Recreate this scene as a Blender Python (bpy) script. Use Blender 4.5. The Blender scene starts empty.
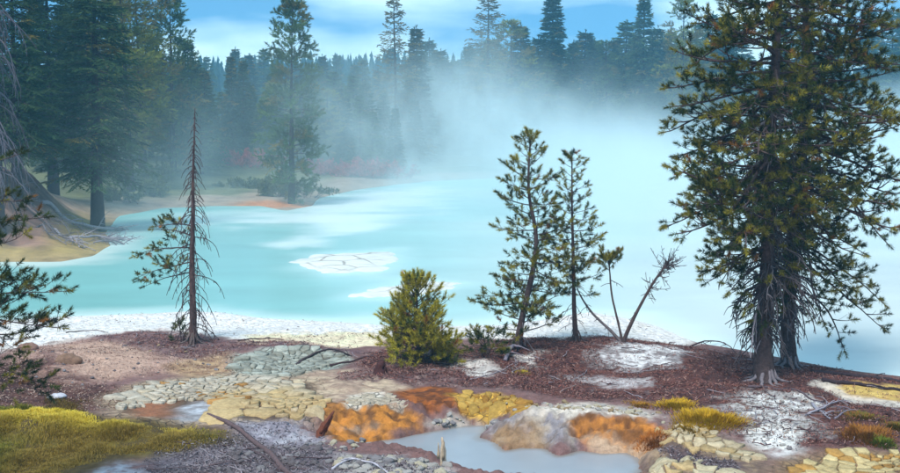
import bpy, math, random
import numpy as np
from mathutils import Vector

R = math.radians
random.seed(7)
rng = np.random.default_rng(11)
scene = bpy.context.scene
col = scene.collection

# ------------------------------------------------------------------ camera
FPX, CX, CY, HZ, CAMH = 1236.0, 450.0, 236.5, 110.0, 6.0      # pixels of the 900 x 473 photograph
PITCH = math.atan((CY - HZ) / FPX)
cam_d = bpy.data.cameras.new('camera')
cam_d.sensor_width = 36.0
cam_d.lens = 36.0 * FPX / 900.0
cam_d.clip_end = 6000
cam = bpy.data.objects.new('camera', cam_d)
cam.location = (0, 0, CAMH)
cam.rotation_euler = (math.pi / 2 - PITCH, 0, 0)
col.objects.link(cam)
scene.camera = cam

# ------------------------------------------------------------------ sky, sun, exposure
SUN_EL, SUN_AZ = 56.0, 205.0          # high soft sun, behind and to the left of the camera
world = bpy.data.worlds.new('World')
scene.world = world
world.use_nodes = True
nt = world.node_tree
for n in list(nt.nodes):
    nt.nodes.remove(n)
def N(tree, t, **kw):
    n = tree.nodes.new(t)
    for k, v in kw.items():
        setattr(n, k, v)
    return n
wo = N(nt, 'ShaderNodeOutputWorld')
bg = N(nt, 'ShaderNodeBackground')
sky = N(nt, 'ShaderNodeTexSky', sky_type='NISHITA', sun_disc=False)
sky.sun_elevation = R(SUN_EL)
sky.sun_rotation = R(SUN_AZ)
sky.altitude = 2400
sky.air_density = 1.2
sky.dust_density = 0.2
sky.ozone_density = 4.0
tc = N(nt, 'ShaderNodeTexCoord')
# look a little higher into the clear sky than the true direction, so the low sky is blue as in the photo
addv = N(nt, 'ShaderNodeVectorMath', operation='ADD'); addv.inputs[1].default_value = (0, 0, 0.30)
nrm = N(nt, 'ShaderNodeVectorMath', operation='NORMALIZE')
nt.links.new(tc.outputs['Generated'], addv.inputs[0]); nt.links.new(addv.outputs[0], nrm.inputs[0])
nt.links.new(nrm.outputs[0], sky.inputs[0])
tint = N(nt, 'ShaderNodeMix', data_type='RGBA', blend_type='MULTIPLY'); tint.inputs[0].default_value = 1.0
tint.inputs[7].default_value = (0.30, 1.16, 1.30, 1)
nt.links.new(sky.outputs[0], tint.inputs[6])
mp = N(nt, 'ShaderNodeMapping'); mp.inputs['Scale'].default_value = (1.6, 1.6, 6.5)
mp.inputs['Location'].default_value = (0.9, 0.1, 0.15)
nz = N(nt, 'ShaderNodeTexNoise'); nz.inputs['Scale'].default_value = 1.9; nz.inputs['Detail'].default_value = 5; nz.inputs['Roughness'].default_value = 0.5
nt.links.new(tc.outputs['Generated'], mp.inputs[0]); nt.links.new(mp.outputs[0], nz.inputs['Vector'])
cr = N(nt, 'ShaderNodeValToRGB'); cr.color_ramp.elements[0].position = 0.46; cr.color_ramp.elements[1].position = 0.62
cr.color_ramp.elements[0].color = (0.12, 0.12, 0.12, 1); cr.color_ramp.elements[1].color = (1, 1, 1, 1)
nt.links.new(nz.outputs[0], cr.inputs[0])
cm = N(nt, 'ShaderNodeMix', data_type='RGBA'); cm.inputs[7].default_value = (6.6, 9.0, 9.8, 1)
nt.links.new(cr.outputs[0], cm.inputs[0]); nt.links.new(tint.outputs[2], cm.inputs[6])
nt.links.new(cm.outputs[2], bg.inputs[0])
bg.inputs[1].default_value = 0.105
nt.links.new(bg.outputs[0], wo.inputs[0])

sl = bpy.data.lights.new('sun', 'SUN')
sl.energy = 3.0
sl.angle = R(18)
sl.color = (1.0, 0.93, 0.84)
so = bpy.data.objects.new('sun', sl)
az, el = R(SUN_AZ), R(SUN_EL)
sdir = Vector((math.sin(az) * math.cos(el), math.cos(az) * math.cos(el), math.sin(el)))   # towards the sun
so.rotation_euler = sdir.to_track_quat('Z', 'Y').to_euler()
so.location = (0, -20, 40)
col.objects.link(so)

scene.view_settings.view_transform = 'Standard'
scene.view_settings.look = 'None'
scene.view_settings.exposure = 0.62
scene.view_settings.gamma = 1.0
scene.view_settings.use_curve_mapping = False
cy = scene.cycles
cy.use_denoising = True
cy.max_bounces = 8
cy.diffuse_bounces = 3
cy.glossy_bounces = 2
cy.transmission_bounces = 3
cy.transparent_max_bounces = 8
cy.volume_bounces = 3
cy.volume_step_rate = 0.45
cy.volume_preview_step_rate = 1.0
cy.volume_max_steps = 256
cy.caustics_reflective = False
cy.caustics_refractive = False

# ------------------------------------------------------------------ helpers: maths
def S(r, g, b, k=0.95):
    def f(c):
        c /= 255.0
        return (c / 12.92 if c <= 0.04045 else ((c + 0.055) / 1.055) ** 2.4) * k
    return np.array([f(r), f(g), f(b)])

def ray(px, py):
    u, v = (px - CX) / FPX, (CY - py) / FPX
    cp, sp = math.cos(PITCH), math.sin(PITCH)
    return np.array([u, cp + v * sp, -sp + v * cp])

def at_z(px, py, z=0.0):
    d = ray(px, py); t = (z - CAMH) / d[2]
    return np.array([d[0] * t, d[1] * t, z])

def at_y(px, py, D):
    d = ray(px, py); t = D / d[1]
    return np.array([d[0] * t, D, CAMH + d[2] * t])

def _hash(ix, iy, seed):
    h = (ix.astype(np.int64) * 374761393 + iy.astype(np.int64) * 668265263 + seed * 1442695041) & 0xFFFFFFFF
    h = ((h ^ (h >> 13)) * 1274126177) & 0xFFFFFFFF
    h = (h ^ (h >> 16)) & 0xFFFFFFFF
    return h / 4294967295.0

def vnoise(x, y, seed=0):
    x = np.asarray(x, float); y = np.asarray(y, float)
    ix, iy = np.floor(x), np.floor(y)
    fx, fy = x - ix, y - iy
    fx = fx * fx * fx * (fx * (fx * 6 - 15) + 10); fy = fy * fy * fy * (fy * (fy * 6 - 15) + 10)
    a, b = _hash(ix, iy, seed), _hash(ix + 1, iy, seed)
    c, d = _hash(ix, iy + 1, seed), _hash(ix + 1, iy + 1, seed)
    return (a + (b - a) * fx) * (1 - fy) + (c + (d - c) * fx) * fy

def fbm(x, y, f, o=4, seed=0):
    s = 0.0; a = 0.5; t = 0.0
    for k in range(o):
        c_, s_ = math.cos(k * 0.9), math.sin(k * 0.9)
        s = s + a * (vnoise((x * c_ - y * s_) * f, (x * s_ + y * c_) * f, seed + k * 17) - 0.5) * 2
        t += a; a *= 0.5; f *= 2.03
    return s / t

def sstep(a, b, x):
    t = np.clip((x - a) / (b - a), 0, 1)
    return t * t * (3 - 2 * t)

def sdist(poly, x, y):
    """signed distance to a polygon, positive inside"""
    P = np.asarray(poly, float)[:, :2]
    x = np.asarray(x, float); y = np.asarray(y, float)
    d2 = np.full(x.shape, 1e18); ins = np.zeros(x.shape, bool)
    n = len(P)
    for i in range(n):
        ax, ay = P[i]; bx, by = P[(i + 1) % n]
        ex, ey = bx - ax, by - ay
        l2 = ex * ex + ey * ey + 1e-12
        t = np.clip(((x - ax) * ex + (y - ay) * ey) / l2, 0, 1)
        dx, dy = x - (ax + t * ex), y - (ay + t * ey)
        d2 = np.minimum(d2, dx * dx + dy * dy)
        cond = (ay > y) != (by > y)
        with np.errstate(divide='ignore', invalid='ignore'):
            xi = ax + (y - ay) * ex / (ey if abs(ey) > 1e-12 else 1e-12)
        ins ^= cond & (x < xi)
    d = np.sqrt(d2)
    return np.where(ins, d, -d)

# ------------------------------------------------------------------ helpers: objects
def mesh_obj(name, V, F3=None, F4=None, mat=None, parent=None, cols=None, smooth=False, extra=None):
    V = np.asarray(V, np.float32).reshape(-1, 3)
    F3 = np.zeros((0, 3), np.int32) if F3 is None or len(F3) == 0 else np.asarray(F3, np.int32).reshape(-1, 3)
    F4 = np.zeros((0, 4), np.int32) if F4 is None or len(F4) == 0 else np.asarray(F4, np.int32).reshape(-1, 4)
    me = bpy.data.meshes.new(name)
    me.vertices.add(len(V)); me.vertices.foreach_set('co', V.ravel())
    nl = F3.size + F4.size
    me.loops.add(nl)
    me.loops.foreach_set('vertex_index', np.concatenate([F3.ravel(), F4.ravel()]).astype(np.int32))
    npoly = len(F3) + len(F4)
    me.polygons.add(npoly)
    st = np.concatenate([np.arange(len(F3)) * 3, F3.size + np.arange(len(F4)) * 4]).astype(np.int32)
    me.polygons.foreach_set('loop_start', st)
    if smooth:
        me.polygons.foreach_set('use_smooth', np.ones(npoly, bool))
    me.update(calc_edges=True)
    if cols is not None:
        a = me.color_attributes.new('Col', 'FLOAT_COLOR', 'POINT')
        c = np.ones((len(V), 4), np.float32); c[:, :3] = cols
        a.data.foreach_set('color', c.ravel())
    for k, v in (extra or {}).items():
        a = me.attributes.new(k, 'FLOAT', 'POINT'); a.data.foreach_set('value', np.asarray(v, np.float32))
    if mat is not None:
        me.materials.append(mat)
    o = bpy.data.objects.new(name, me)
    col.objects.link(o)
    if parent is not None:
        o.parent = parent
    return o

def empty(name, loc):
    o = bpy.data.objects.new(name, None); o.location = loc; o.empty_display_size = 0.2
    col.objects.link(o)
    return o

def tag(o, label=None, cat=None, group=None, kind=None):
    if label: o['label'] = label
    if cat: o['category'] = cat
    if group: o['group'] = group
    if kind: o['kind'] = kind
    return o

def copy_tree(o, parent=None):
    c = o.copy(); col.objects.link(c)
    if parent is not None: c.parent = parent
    for ch in o.children:
        copy_tree(ch, c)
    return c

class MB:
    def __init__(s):
        s.V = []; s.F3 = []; s.F4 = []; s.C = []; s.n = 0
    def add(s, V, F3=None, F4=None, c=(1, 1, 1)):
        V = np.asarray(V, float).reshape(-1, 3)
        if F3 is not None and len(F3): s.F3.append(np.asarray(F3) + s.n)
        if F4 is not None and len(F4): s.F4.append(np.asarray(F4) + s.n)
        c = np.asarray(c, float)
        s.C.append(np.broadcast_to(c, V.shape) if c.ndim == 1 else c)
        s.V.append(V); s.n += len(V)
    def tube(s, P, r, sides=5, c=(1, 1, 1), wob=0.0, cap=True):
        P = np.asarray(P, float); n = len(P)
        r = np.broadcast_to(np.asarray(r, float), (n,))
        T = np.gradient(P, axis=0); T /= np.linalg.norm(T, axis=1, keepdims=True) + 1e-9
        ref = np.array([0, 0, 1.0]) if abs(T[0][2]) < 0.9 else np.array([1.0, 0, 0])
        U = np.cross(T, ref); U /= np.linalg.norm(U, axis=1, keepdims=True) + 1e-9
        W = np.cross(T, U)
        a = np.arange(sides) * 2 * math.pi / sides
        rr = r[:, None] * (1 + (rng.normal(0, wob, (n, sides)) if wob else 0))
        ring = P[:, None, :] + rr[..., None] * (np.cos(a)[None, :, None] * U[:, None, :] + np.sin(a)[None, :, None] * W[:, None, :])
        V = ring.reshape(-1, 3)
        i = np.arange(n - 1)[:, None] * sides; j = np.arange(sides)[None, :]; k = (j + 1) % sides
        F = np.stack([i + j, i + k, i + sides + k, i + sides + j], -1).reshape(-1, 4)
        F3 = None
        if cap:
            V = np.vstack([V, P[-1:], P[:1]])
            t = (n - 1) * sides; m = n * sides
            F3 = [(t + q, t + (q + 1) % sides, m) for q in range(sides)] + [((q + 1) % sides, q, m + 1) for q in range(sides)]
        s.add(V, F3, F, c)
    def build(s, name, mat, parent=None, smooth=False, origin=None):
        V = np.vstack(s.V)
        if origin is not None: V = V - np.asarray(origin)
        F3 = np.vstack(s.F3) if s.F3 else None
        F4 = np.vstack(s.F4) if s.F4 else None
        return mesh_obj(name, V, F3, F4, mat, parent, np.vstack(s.C), smooth)

# ------------------------------------------------------------------ materials
def new_mat(name):
    m = bpy.data.materials.new(name); m.use_nodes = True
    t = m.node_tree
    for n in list(t.nodes): t.nodes.remove(n)
    o = N(t, 'ShaderNodeOutputMaterial')
    return m, t, o

def mat_attr(name, rough=0.9, noise=0.25, nscale=6.0, bump=0.3, bscale=30.0, bdist=0.02, spec=0.3, trans=0.0, cracks=False, coord='Object', cw=0.09, stain=0.0, streak=0.0):
    """base colour from the mesh's Col attribute, broken up by noise"""
    m, t, o = new_mat(name)
    L = t.links.new
    b = N(t, 'ShaderNodeBsdfPrincipled')
    b.inputs['Roughness'].default_value = rough
    b.inputs['Specular IOR Level'].default_value = spec
    at = N(t, 'ShaderNodeAttribute', attribute_name='Col')
    tcx = N(t, 'ShaderNodeTexCoord')
    c = at.outputs['Color']
    if noise > 0:
        n1 = N(t, 'ShaderNodeTexNoise'); n1.inputs['Scale'].default_value = nscale; n1.inputs['Detail'].default_value = 8; n1.inputs['Roughness'].default_value = 0.68
        L(tcx.outputs[coord], n1.inputs['Vector'])
        mr = N(t, 'ShaderNodeMapRange'); mr.inputs[1].default_value = 0.28; mr.inputs[2].default_value = 0.72
        mr.inputs[3].default_value = 1 - noise * 1.3; mr.inputs[4].default_value = 1 + noise
        L(n1.outputs[0], mr.inputs[0])
        mx = N(t, 'ShaderNodeMix', data_type='RGBA', blend_type='MULTIPLY'); mx.inputs[0].default_value = 1
        L(c, mx.inputs[6]); L(mr.outputs[0], mx.inputs[7]); c = mx.outputs[2]
    for amt, sc, lo_, hi_, sc_v in ((stain, 1.7, 0.46, 0.72, (1, 1, 1)), (streak, 9.0, 0.42, 0.75, (1, 1, 0.22))):
        if amt <= 0: continue
        mpp = N(t, 'ShaderNodeMapping'); mpp.inputs['Scale'].default_value = sc_v; mpp.inputs['Location'].default_value = (3.3, 1.7, 0.4)
        L(tcx.outputs[coord], mpp.inputs[0])
        ns = N(t, 'ShaderNodeTexNoise'); ns.inputs['Scale'].default_value = sc; ns.inputs['Detail'].default_value = 9; ns.inputs['Roughness'].default_value = 0.72
        L(mpp.outputs[0], ns.inputs['Vector'])
        ms_ = N(t, 'ShaderNodeMapRange'); ms_.inputs[1].default_value = lo_; ms_.inputs[2].default_value = hi_; ms_.inputs[3].default_value = 0; ms_.inputs[4].default_value = amt
        L(ns.outputs[0], ms_.inputs[0])
        mxs = N(t, 'ShaderNodeMix', data_type='RGBA', blend_type='MULTIPLY'); mxs.inputs[7].default_value = (0.42, 0.34, 0.30, 1)
        L(ms_.outputs[0], mxs.inputs[0]); L(c, mxs.inputs[6]); c = mxs.outputs[2]
    h = None
    if bump > 0:
        n2 = N(t, 'ShaderNodeTexNoise'); n2.inputs['Scale'].default_value = bscale; n2.inputs['Detail'].default_value = 7; n2.inputs['Roughness'].default_value = 0.7
        L(tcx.outputs[coord], n2.inputs['Vector']); h = n2.outputs[0]
    if cracks:
        ca = N(t, 'ShaderNodeAttribute', attribute_name='Crack')
        wn = N(t, 'ShaderNodeTexNoise'); wn.inputs['Scale'].default_value = 5; wn.inputs['Detail'].default_value = 3
        L(tcx.outputs[coord], wn.inputs['Vector'])
        wv = N(t, 'ShaderNodeMix', data_type='VECTOR'); wv.inputs[0].default_value = 0.12
        L(tcx.outputs[coord], wv.inputs[4]); L(wn.outputs['Color'], wv.inputs[5])
        vo = N(t, 'ShaderNodeTexVoronoi', feature='DISTANCE_TO_EDGE'); vo.inputs['Scale'].default_value = cracks
        L(wv.outputs[1], vo.inputs['Vector'])
        cr_ = N(t, 'ShaderNodeMapRange'); cr_.inputs[1].default_value = 0.0; cr_.inputs[2].default_value = cw
        cr_.inputs[3].default_value = 1; cr_.inputs[4].default_value = 0
        L(vo.outputs['Distance'], cr_.inputs[0])
        mu = N(t, 'ShaderNodeMath', operation='MULTIPLY'); L(cr_.outputs[0], mu.inputs[0]); L(ca.outputs['Fac'], mu.inputs[1])
        m2 = N(t, 'ShaderNodeMix', data_type='RGBA'); m2.inputs[7].default_value = (0.11, 0.075, 0.055, 1)
        L(mu.outputs[0], m2.inputs[0]); L(c, m2.inputs[6]); c = m2.outputs[2]
        sb = N(t, 'ShaderNodeMath', operation='MULTIPLY_ADD'); sb.inputs[1].default_value = -1.5
        L(mu.outputs[0], sb.inputs[0]); L(h, sb.inputs[2]); h = sb.outputs[0]
    if h is not None:
        bp = N(t, 'ShaderNodeBump'); bp.inputs['Strength'].default_value = bump; bp.inputs['Distance'].default_value = bdist
        L(h, bp.inputs['Height']); L(bp.outputs[0], b.inputs['Normal'])
    L(c, b.inputs['Base Color'])
    if trans > 0:
        tr = N(t, 'ShaderNodeBsdfTranslucent'); L(c, tr.inputs['Color'])
        ms = N(t, 'ShaderNodeMixShader'); ms.inputs[0].default_value = trans
        L(b.outputs[0], ms.inputs[1]); L(tr.outputs[0], ms.inputs[2]); L(ms.outputs[0], o.inputs[0])
    else:
        L(b.outputs[0], o.inputs[0])
    return m

def mat_water(name, rough, bumpd, scale, spec):
    m, t, o = new_mat(name); L = t.links.new
    b = N(t, 'ShaderNodeBsdfPrincipled'); b.inputs['Roughness'].default_value = rough; b.inputs['IOR'].default_value = 1.33
    b.inputs['Specular IOR Level'].default_value = spec
    at = N(t, 'ShaderNodeAttribute', attribute_name='Col'); L(at.outputs['Color'], b.inputs['Base Color'])
    tcx = N(t, 'ShaderNodeTexCoord')
    n = N(t, 'ShaderNodeTexNoise'); n.inputs['Scale'].default_value = scale; n.inputs['Detail'].default_value = 4
    L(tcx.outputs['Object'], n.inputs['Vector'])
    bp = N(t, 'ShaderNodeBump'); bp.inputs['Distance'].default_value = bumpd; bp.inputs['Strength'].default_value = 0.5
    L(n.outputs[0], bp.inputs['Height']); L(bp.outputs[0], b.inputs['Normal'])
    L(b.outputs[0], o.inputs[0])
    return m

M_ground = mat_attr('thermal_ground', 0.95, 0.30, 7.0, 0.85, 18.0, 0.06, 0.2, cracks=5.5, stain=0.22, streak=0.32)
M_far = mat_attr('far_ground', 0.95, 0.35, 0.9, 0.6, 4.0, 0.1, 0.2)
M_island = mat_attr('silica_crust', 0.9, 0.12, 1.5, 0.5, 6.0, 0.04, 0.2, cracks=0.75, cw=0.05)
M_lake = mat_water('milky_lake_water', 0.28, 0.02, 1.6, 0.35)
M_pool = mat_water('grey_pool_water', 0.22, 0.004, 4.0, 0.35)
M_plate = mat_attr('mud_crust', 0.95, 0.25, 14.0, 0.9, 35.0, 0.02, 0.2, stain=0.6, streak=0.4)
M_rock = mat_attr('rock', 0.95, 0.30, 9.0, 0.9, 25.0, 0.03, 0.2)
M_bark = mat_attr('bark', 0.95, 0.40, 14.0, 1.0, 38.0, 0.03, 0.15)
M_dead = mat_attr('weathered_wood', 0.95, 0.30, 20.0, 0.6, 50.0, 0.01, 0.15)
M_needle = mat_attr('pine_needles', 0.6, 0.0, bump=0, spec=0.3, trans=0.16)
M_farneedle = mat_attr('conifer_foliage', 0.8, 0.0, bump=0, spec=0.15, trans=0.22)
M_grass = mat_attr('grass_blades', 0.8, 0.0, bump=0, spec=0.2, trans=0.35)
M_litter = mat_attr('bark_litter', 0.95, 0.0, bump=0, spec=0.1)

# ------------------------------------------------------------------ near shore: height field
def W(pts, z=0.0):
    return np.array([at_z(x, y, z)[:2] for x, y in pts])

shore_px = [(-40, 326), (0, 322), (60, 317), (140, 314), (200, 313), (240, 319), (300, 321), (360, 323), (430, 327), (500, 326),
            (550, 320), (590, 315), (625, 318), (660, 330), (700, 343), (750, 352), (800, 361), (850, 370), (900, 377), (940, 383)]
NEAR_POLY = np.vstack([[(-90, 36), (-40, 35)], W(shore_px), [(40, 26.5), (90, 25)], [(90, -60), (-90, -60)]])
pool_px = [(336, 449), (365, 442), (400, 438), (425, 433), (450, 428), (470, 425), (488, 425), (490, 431), (480, 437), (496, 443), (504, 451),
           (522, 448), (545, 449), (558, 456), (580, 451), (603, 454), (625, 453), (642, 459), (641, 470), (636, 486), (560, 492),
           (510, 486), (470, 480), (450, 468), (436, 461), (410, 457), (370, 454)]
POOL_Z = 0.12
POOL_POLY = W(pool_px, POOL_Z)

MOUNDS = []     # (x, y, rx, ry, height)
def mound(px, py, rx, ry, hgt, z=0.4):
    p = at_z(px, py, z); MOUNDS.append((p[0], p[1], rx, ry, hgt))
mound(533, 424, 0.75, 0.7, 0.20)
mound(365, 420, 0.9, 0.6, 0.12)
mound(610, 425, 0.9, 0.7, 0.14)
mound(60, 432, 2.3, 1.1, 0.26)
mound(60, 362, 1.8, 1.3, 0.22)
mound(590, 325, 1.5, 1.0, 0.18, 0.1)
mound(215, 318, 1.2, 1.2, 0.12, 0.1)
mound(765, 383, 2.6, 1.8, 0.28)
mound(520, 352, 1.8, 1.6, 0.18)
mound(500, 364, 0.6, 0.5, 0.14)
mound(625, 352, 1.8, 1.5, 0.16)
mound(292, 360, 1.35, 1.25, -0.20)
mound(262, 366, 0.35, 0.25, -0.14)
mound(290, 348, 1.5, 0.35, 0.10)
mound(270, 445, 0.9, 0.8, -0.08)
mound(700, 450, 1.0, 0.6, -0.05)

def near_h(x, y, fine=True):
    x = np.asarray(x, float); y = np.asarray(y, float)
    d = sdist(NEAR_POLY, x, y)
    wob = fbm(x, y, 0.55, 3, 5) * 0.45
    d = d + wob * np.clip(np.abs(d) + 0.3, 0, 1)
    z = np.where(d > 0, 0.30 * (1 - np.exp(-np.maximum(d, 0) / 1.6)) + 0.014 * np.minimum(np.maximum(d, 0), 14), 0.16 * d)
    z = np.maximum(z, -1.2)
    inl = sstep(0.2, 2.5, d)
    z = z + inl * (fbm(x, y, 0.32, 3, 1) * 0.13 + fbm(x, y, 1.3, 3, 2) * 0.05)
    if fine:
        z = z + sstep(0.0, 0.6, d) * (fbm(x, y, 4.5, 3, 3) * 0.022)
    for (mx, my, rx, ry, hh) in MOUNDS:
        z = z + hh * np.exp(-(((x - mx) / rx) ** 2 + ((y - my) / ry) ** 2))
    z = z + np.where(y < 17.5, (17.5 - y) ** 1.5 * 0.054, 0.0) * (y > -60)
    z = np.where(y < 0, np.minimum(z, 4.2), z)
    # the grey pool and its steep bank
    pb = sdist(POOL_POLY, x, y)
    pb = pb + fbm(x, y, 2.2, 3, 9) * 0.07
    bank = POOL_Z + 0.03 + 0.62 * np.clip(-pb, 0, 3) ** 0.85
    z = np.where(pb > 0, np.minimum(z, POOL_Z - 0.05 - np.minimum(pb, 1) * 0.3), np.minimum(z, np.where(-pb < 1.2, bank, 99)))
    z = z + sstep(0.02, 0.15, -pb) * sstep(1.6, 0.6, -pb) * (fbm(x, y, 3.0, 3, 12) * 0.08 + np.abs(fbm(x, y, 5.0, 3, 13)) * -0.13 + fbm(x, y, 9.0, 2, 14) * 0.04)
    return z

def ground_px(px, py):
    d = ray(px, py)
    t = np.linspace(12, 46, 3400)
    z = CAMH + d[2] * t
    h = near_h(d[0] * t, d[1] * t, False)
    k = np.argmax(z < h)
    if not (z < h).any():
        return at_z(px, py, 0.0)
    return np.array([d[0] * t[k], d[1] * t[k], float(near_h(d[0] * t[k], d[1] * t[k]))])

def GP(pts):
    return np.array([ground_px(x, y)[:2] for x, y in pts])

gx = np.concatenate([np.linspace(-90, -16, 40)[:-1], np.arange(-16, 16, 0.045), np.linspace(16, 90, 40)])
gy = [-60.0]
while gy[-1] < 40:
    v = gy[-1]
    gy.append(v + (4.0 if v < 8 else 0.4 if v < 17.5 else 0.034 + (v - 17.5) * 0.0022))
gy = np.array(gy)
X, Y = np.meshgrid(gx, gy)
X, Y = X.ravel(), Y.ravel()
Z = near_h(X, Y)
C = np.tile(S(120, 92, 90), (len(X), 1))
CRK = np.zeros(len(X))
nA, nB, nC = fbm(X, Y, 0.9, 4, 21), fbm(X, Y, 3.2, 4, 22), fbm(X, Y, 9.0, 3, 23)
nD = fbm(X, Y, 5.5, 3, 24)
C *= (1 + 0.25 * nA + 0.15 * nB)[:, None]
ZONES = {}
def zone(name, pts, c, soft=0.25, ragged=0.35, amount=1.0, patchy=0.0, crack=None, c2=None, fleck=None):
    P = GP(pts); ZONES[name] = P
    lo, hi = P.min(0) - 1.2, P.max(0) + 1.2
    idx = np.where((X > lo[0]) & (X < hi[0]) & (Y > lo[1]) & (Y < hi[1]))[0]
    if len(idx) == 0: return
    d = sdist(P, X[idx], Y[idx]) + ragged * (0.55 * nA[idx] + 0.45 * nB[idx] + 0.25 * nC[idx])
    m = sstep(-soft, soft, d) * amount
    if patchy:
        m = m * (1 - patchy * sstep(-0.1, 0.35, nB[idx] + 0.6 * nC[idx]))
    cc = np.tile(S(*c), (len(idx), 1))
    if c2 is not None:
        k = sstep(-0.35, 0.35, nB[idx] + 0.5 * nC[idx] + 0.4 * nA[idx])[:, None]
        cc = cc * (1 - k) + S(*c2) * k
    if fleck is not None:
        k = (sstep(-0.10, 0.32, nD[idx] + 0.45 * nC[idx]) * 0.8)[:, None]
        cc = cc * (1 - k) + S(*fleck) * k
    C[idx] = C[idx] * (1 - m[:, None]) + cc * m[:, None]
    if crack is not None:
        CRK[idx] = CRK[idx] * (1 - m) + crack * m
WHITE, CREAM = (238, 238, 234), (232, 214, 182)
zone('shore_white', [(-40, 350), (-40, 322), (140, 311), (240, 315), (430, 323), (560, 317), (620, 314), (700, 341), (690, 346), (600, 342), (480, 338), (372, 336), (330, 342), (230, 340),
                     (160, 330), (110, 334), (60, 345), (20, 352)], WHITE, 0.3, 0.5, c2=(218, 216, 212), crack=0.25)
zone('shore_cream', [(240, 336), (300, 334), (380, 332), (382, 345), (340, 352), (300, 345), (245, 343)], CREAM, 0.3, 0.5, c2=(222, 205, 178))
zone('dust_pink', [(0, 350), (60, 342), (130, 338), (230, 350), (240, 372), (120, 378), (60, 395), (0, 400)], (168, 138, 126), 0.5, 0.6, c2=(128, 98, 92))
zone('dust_tan', [(60, 345), (130, 343), (165, 365), (110, 378), (75, 372)], (190, 160, 142), 0.4, 0.6, 0.7)
zone('dust_dark', [(-30, 362), (40, 360), (70, 380), (130, 392), (110, 410), (40, 412), (-30, 412)], (92, 64, 58), 0.4, 0.6, c2=(70, 46, 44))
zone('dark_band', [(95, 336), (170, 331), (235, 340), (300, 341), (370, 350), (372, 356), (300, 347), (240, 350), (215, 362), (170, 356), (120, 343)], (96, 76, 82), 0.2, 0.5, patchy=0.35, c2=(128, 104, 104))
zone('basin', [(228, 372), (232, 356), (265, 348), (310, 347), (348, 352), (358, 360), (330, 370), (300, 376), (260, 378)], (176, 188, 178), 0.2, 0.35, c2=(150, 160, 152), crack=0.8)
zone('basin_bed', [(240, 369), (248, 357), (275, 351), (315, 351), (344, 356), (350, 361), (325, 367), (300, 373), (264, 375)], (128, 132, 124), 0.15, 0.25, c2=(104, 104, 98))
zone('tan_mid', [(160, 366), (225, 352), (235, 372), (190, 380)], (178, 150, 118), 0.3, 0.4, c2=(140, 112, 90))
zone('tan', [(300, 374), (345, 368), (400, 378), (420, 392), (340, 400), (315, 404)], (188, 168, 145), 0.3, 0.4, c2=(160, 138, 122))
zone('plates_halo', [(100, 400), (150, 381), (225, 373), (315, 379), (326, 402), (308, 424), (225, 424), (150, 422), (110, 417)], (184, 166, 142), 0.3, 0.4, c2=(160, 138, 116), crack=0.8)
zone('plates_bed', [(112, 398), (150, 385), (225, 377), (308, 383), (316, 402), (300, 420), (225, 420), (160, 418), (118, 413)], (104, 86, 70), 0.15, 0.2, c2=(88, 72, 60), crack=0.0)
zone('blue_patch', [(178, 408), (205, 402), (232, 405), (230, 418), (185, 418)], (178, 184, 194), 0.25, 0.7, patchy=0.5)  # pale blue-grey patch blended raggedly into the ground colour
zone('rust_patch', [(130, 402), (165, 398), (170, 415), (135, 418)], (160, 104, 74), 0.3, 0.4, 0.7)
zone('litter_purple', [(345, 362), (370, 352), (400, 348), (480, 345), (560, 350), (560, 396), (470, 388), (400, 385), (350, 378)], (108, 84, 84), 0.3, 0.6, c2=(142, 120, 116), fleck=(86, 66, 68))
zone('litter_red', [(480, 352), (510, 340), (560, 338), (640, 340), (690, 346), (760, 358), (840, 370), (905, 379), (905, 450), (800, 448), (740, 440), (690, 422), (645, 402), (560, 398), (500, 385)],
     (106, 70, 64), 0.3, 0.6, c2=(84, 60, 60), fleck=(72, 50, 50))
zone('white_a', [(462, 364), (485, 357), (505, 372), (490, 378), (468, 376)], WHITE, 0.25, 0.8, patchy=0.55)
zone('white_a2', [(515, 356), (535, 352), (540, 366), (522, 368)], WHITE, 0.25, 0.8, patchy=0.55)
zone('white_b', [(598, 352), (625, 343), (655, 345), (690, 352), (680, 366), (640, 370), (610, 364)], (214, 216, 220), 0.4, 1.5, patchy=0.7)
zone('white_c', [(582, 380), (600, 376), (650, 378), (648, 390), (610, 391)], (205, 202, 205), 0.3, 1.0, patchy=0.5)
zone('white_d', [(735, 402), (770, 392), (815, 398), (812, 420), (795, 436), (788, 452), (752, 446), (748, 425)], (214, 216, 216), 0.4, 1.4, patchy=0.6)
zone('white_d2', [(752, 425), (790, 422), (795, 442), (770, 450), (752, 444)], (222, 222, 218), 0.25, 0.5)
zone('grey_lilac', [(640, 402), (700, 420), (745, 440), (760, 462), (700, 440), (655, 425)], (150, 130, 128), 0.3, 0.5, 0.7)
zone('yellow_flat', [(828, 386), (860, 382), (905, 386), (905, 402), (870, 400), (840, 396)], (205, 178, 104), 0.15, 0.3, c2=(186, 150, 90))
zone('yellow_flat_rim', [(815, 384), (832, 381), (845, 396), (905, 403), (905, 408), (850, 403)], (205, 200, 192), 0.12, 0.3, 0.8)
zone('orange_a', [(312, 408), (345, 401), (400, 404), (424, 415), (422, 432), (395, 438), (345, 444), (318, 438), (325, 425)], (188, 126, 58), 0.12, 0.25, c2=(150, 102, 54), fleck=(96, 66, 44))
zone('orange_a_grey', [(330, 424), (375, 420), (385, 427), (345, 430)], (160, 144, 130), 0.1, 0.2, 0.7)
zone('white_rim', [(355, 396), (385, 392), (400, 404), (350, 404)], (215, 208, 195), 0.12, 0.3, crack=0.8)
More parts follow.
